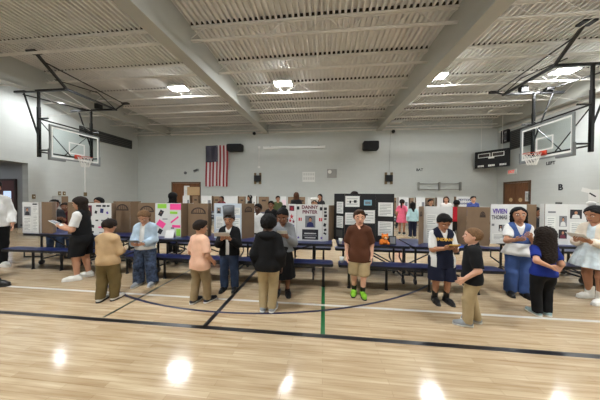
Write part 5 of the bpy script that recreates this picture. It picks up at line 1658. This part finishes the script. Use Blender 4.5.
# peplum as part of that girl's outfit is added below
for o in [o for o in C.objects if o.get('label', '').startswith('girl in white peplum')]:
    Hh = 1.365
    b = MB()
    n = 40
    prof = [(.60, .092), (.56, .113), (.51, .134), (.47, .148)]
    vs = []; fs = []
    for z_, r_ in prof:
        for j in range(n):
            a = 2 * PI * j / n
            r2 = r_ * Hh * (1 + .06 * math.sin(9 * a) * (.6 - z_) * 7)
            vs.append((r2 * math.cos(a), r2 * .85 * math.sin(a), z_ * Hh))
    for i in range(len(prof) - 1):
        for j in range(n):
            fs.append((i * n + j, (i + 1) * n + j, (i + 1) * n + (j + 1) % n, i * n + (j + 1) % n))
    b.add(vs, fs)
    pe = b.build('peplum', f_white, o, smooth=True)
    sm = pe.modifiers.new('solid', 'SOLIDIFY'); sm.thickness = .006

# ---- behind the front tables and in the far rows
def Q(label, x, y, face, H, skin, hair, top, bot=f_jean, arms=('down', 'down'), head=(0, 0), extras=(), kind='pants', sleeve='short', w=1.0):
    bt = dict(m=bot, o=.018) if kind == 'pants' else dict(kind='skirt', m=bot, end=.34, r=.15)
    return person(label, x, y, face, H, skin, hair, [dict(m=top, sleeve=sleeve, o=.02, hem=.46)], bt, (s_black, s_sole), arms, head, w, fine=False, extras=extras)
Q('dark-haired child behind the left table between two brown boards', -6.93, 5.02, 70, 1.38, 'brown', ('short', 'black'), f_darkbrown, arms=('hold', 'hold'))
Q('child with dark hair half hidden by the girl in the black vest', -7.05, 5.35, 40, 1.29, 'brown', ('short', 'dark'), f_maroon)
Q('child whose dark hair tops the stickered white board', -6.1, 5.42, 0, 1.44, 'tan', ('bob', 'black', .76), f_darkbrown)
Q('child in white behind the arched brown board left of the denim jacket', -5.25, 5.65, 10, 1.25, 'brown', ('short', 'black'), f_white)
Q('dark-haired child looking over from behind the denim jacket child', -4.90, 5.44, 20, 1.28, 'tan', ('bob', 'dark', .72), f_darkbrown)
Q('taller person with black hair rising behind the neon poster', -3.9, 5.38, 180, 1.59, 'tan', ('bob', 'black', .78), f_black, f_black)
Q('child with long dark hair and dark top below the flag', -4.75, 9.9, 0, 1.50, 'brown', ('long', 'black', .68), f_maroon)
Q('child in white headband turned sideways below the wall bracket', -3.30, 9.6, -60, 1.56, 'tan', ('bob', 'black', .78), f_black, extras=[('headband', f_white)])
Q('child in white shirt behind the table right of the tall hat', -1.62, 5.35, -20, 1.32, 'dark', ('short', 'black'), f_white, f_black)
Q('dark-haired child farther back beside the grey sweater', -1.57, 6.5, 0, 1.37, 'brown', ('short', 'black'), f_black)
Q('person in moss green top near the back row of boards', -1.90, 9.05, 20, 1.53, 'tan', ('short', 'dark'), f_green)
Q('person with long brown hair seen from behind above the football board', -1.06, 8.5, 180, 1.67, 'light', ('long', 'long', .66), f_darkbrown)
Q('child in white hat and white costume behind the football board', -0.30, 7.0, 0, 1.42, 'tan', ('short', 'black'), f_white, f_white, extras=[('chefhat', f_white)], sleeve='long')
Q('dark-haired person just right of the child in the white hat', -0.17, 9.5, -20, 1.62, 'tan', ('bob', 'black', .8), f_darkbrown)
Q('person whose dark hair tops the black trifold board', 0.68, 5.1, 0, 1.63, 'light', ('short', 'dark'), f_black, f_black)
Q('girl in a pink dress standing in the gap right of the black board', 3.17, 9.45, 150, 1.43, 'tan', ('pony', 'dark', .76), f_pinkk, f_pinkk, kind='skirt')
Q('girl with long black hair and pale teal top in the gap', 3.36, 8.85, 176, 1.32, 'tan', ('long', 'black', .68), f_teal, f_navy, sleeve='long')
Q('dark-haired child in black behind the jersey boy', 4.06, 9.0, 10, 1.45, 'tan', ('short', 'black'), f_black, f_black)
Q('girl with brown hair and white top near the back row', 4.78, 9.3, -30, 1.55, 'light', ('long', 'brown', .72), f_white, f_jean)
Q('child in bright red sweater seen from behind at the right', 4.72, 8.5, 165, 1.43, 'dark', ('short', 'black'), f_redk, f_black, ('hold', 'holdlow'), sleeve='long')
Q('child in blue patterned jacket beside the blue lettered board', 5.95, 9.6, -10, 1.58, 'light', ('short', 'black'), f_bluej, f_black, sleeve='long')
Q('dark-haired child behind the white portrait board at the right', 5.14, 6.0, 30, 1.29, 'brown', ('bob', 'black', .74), f_darkbrown)
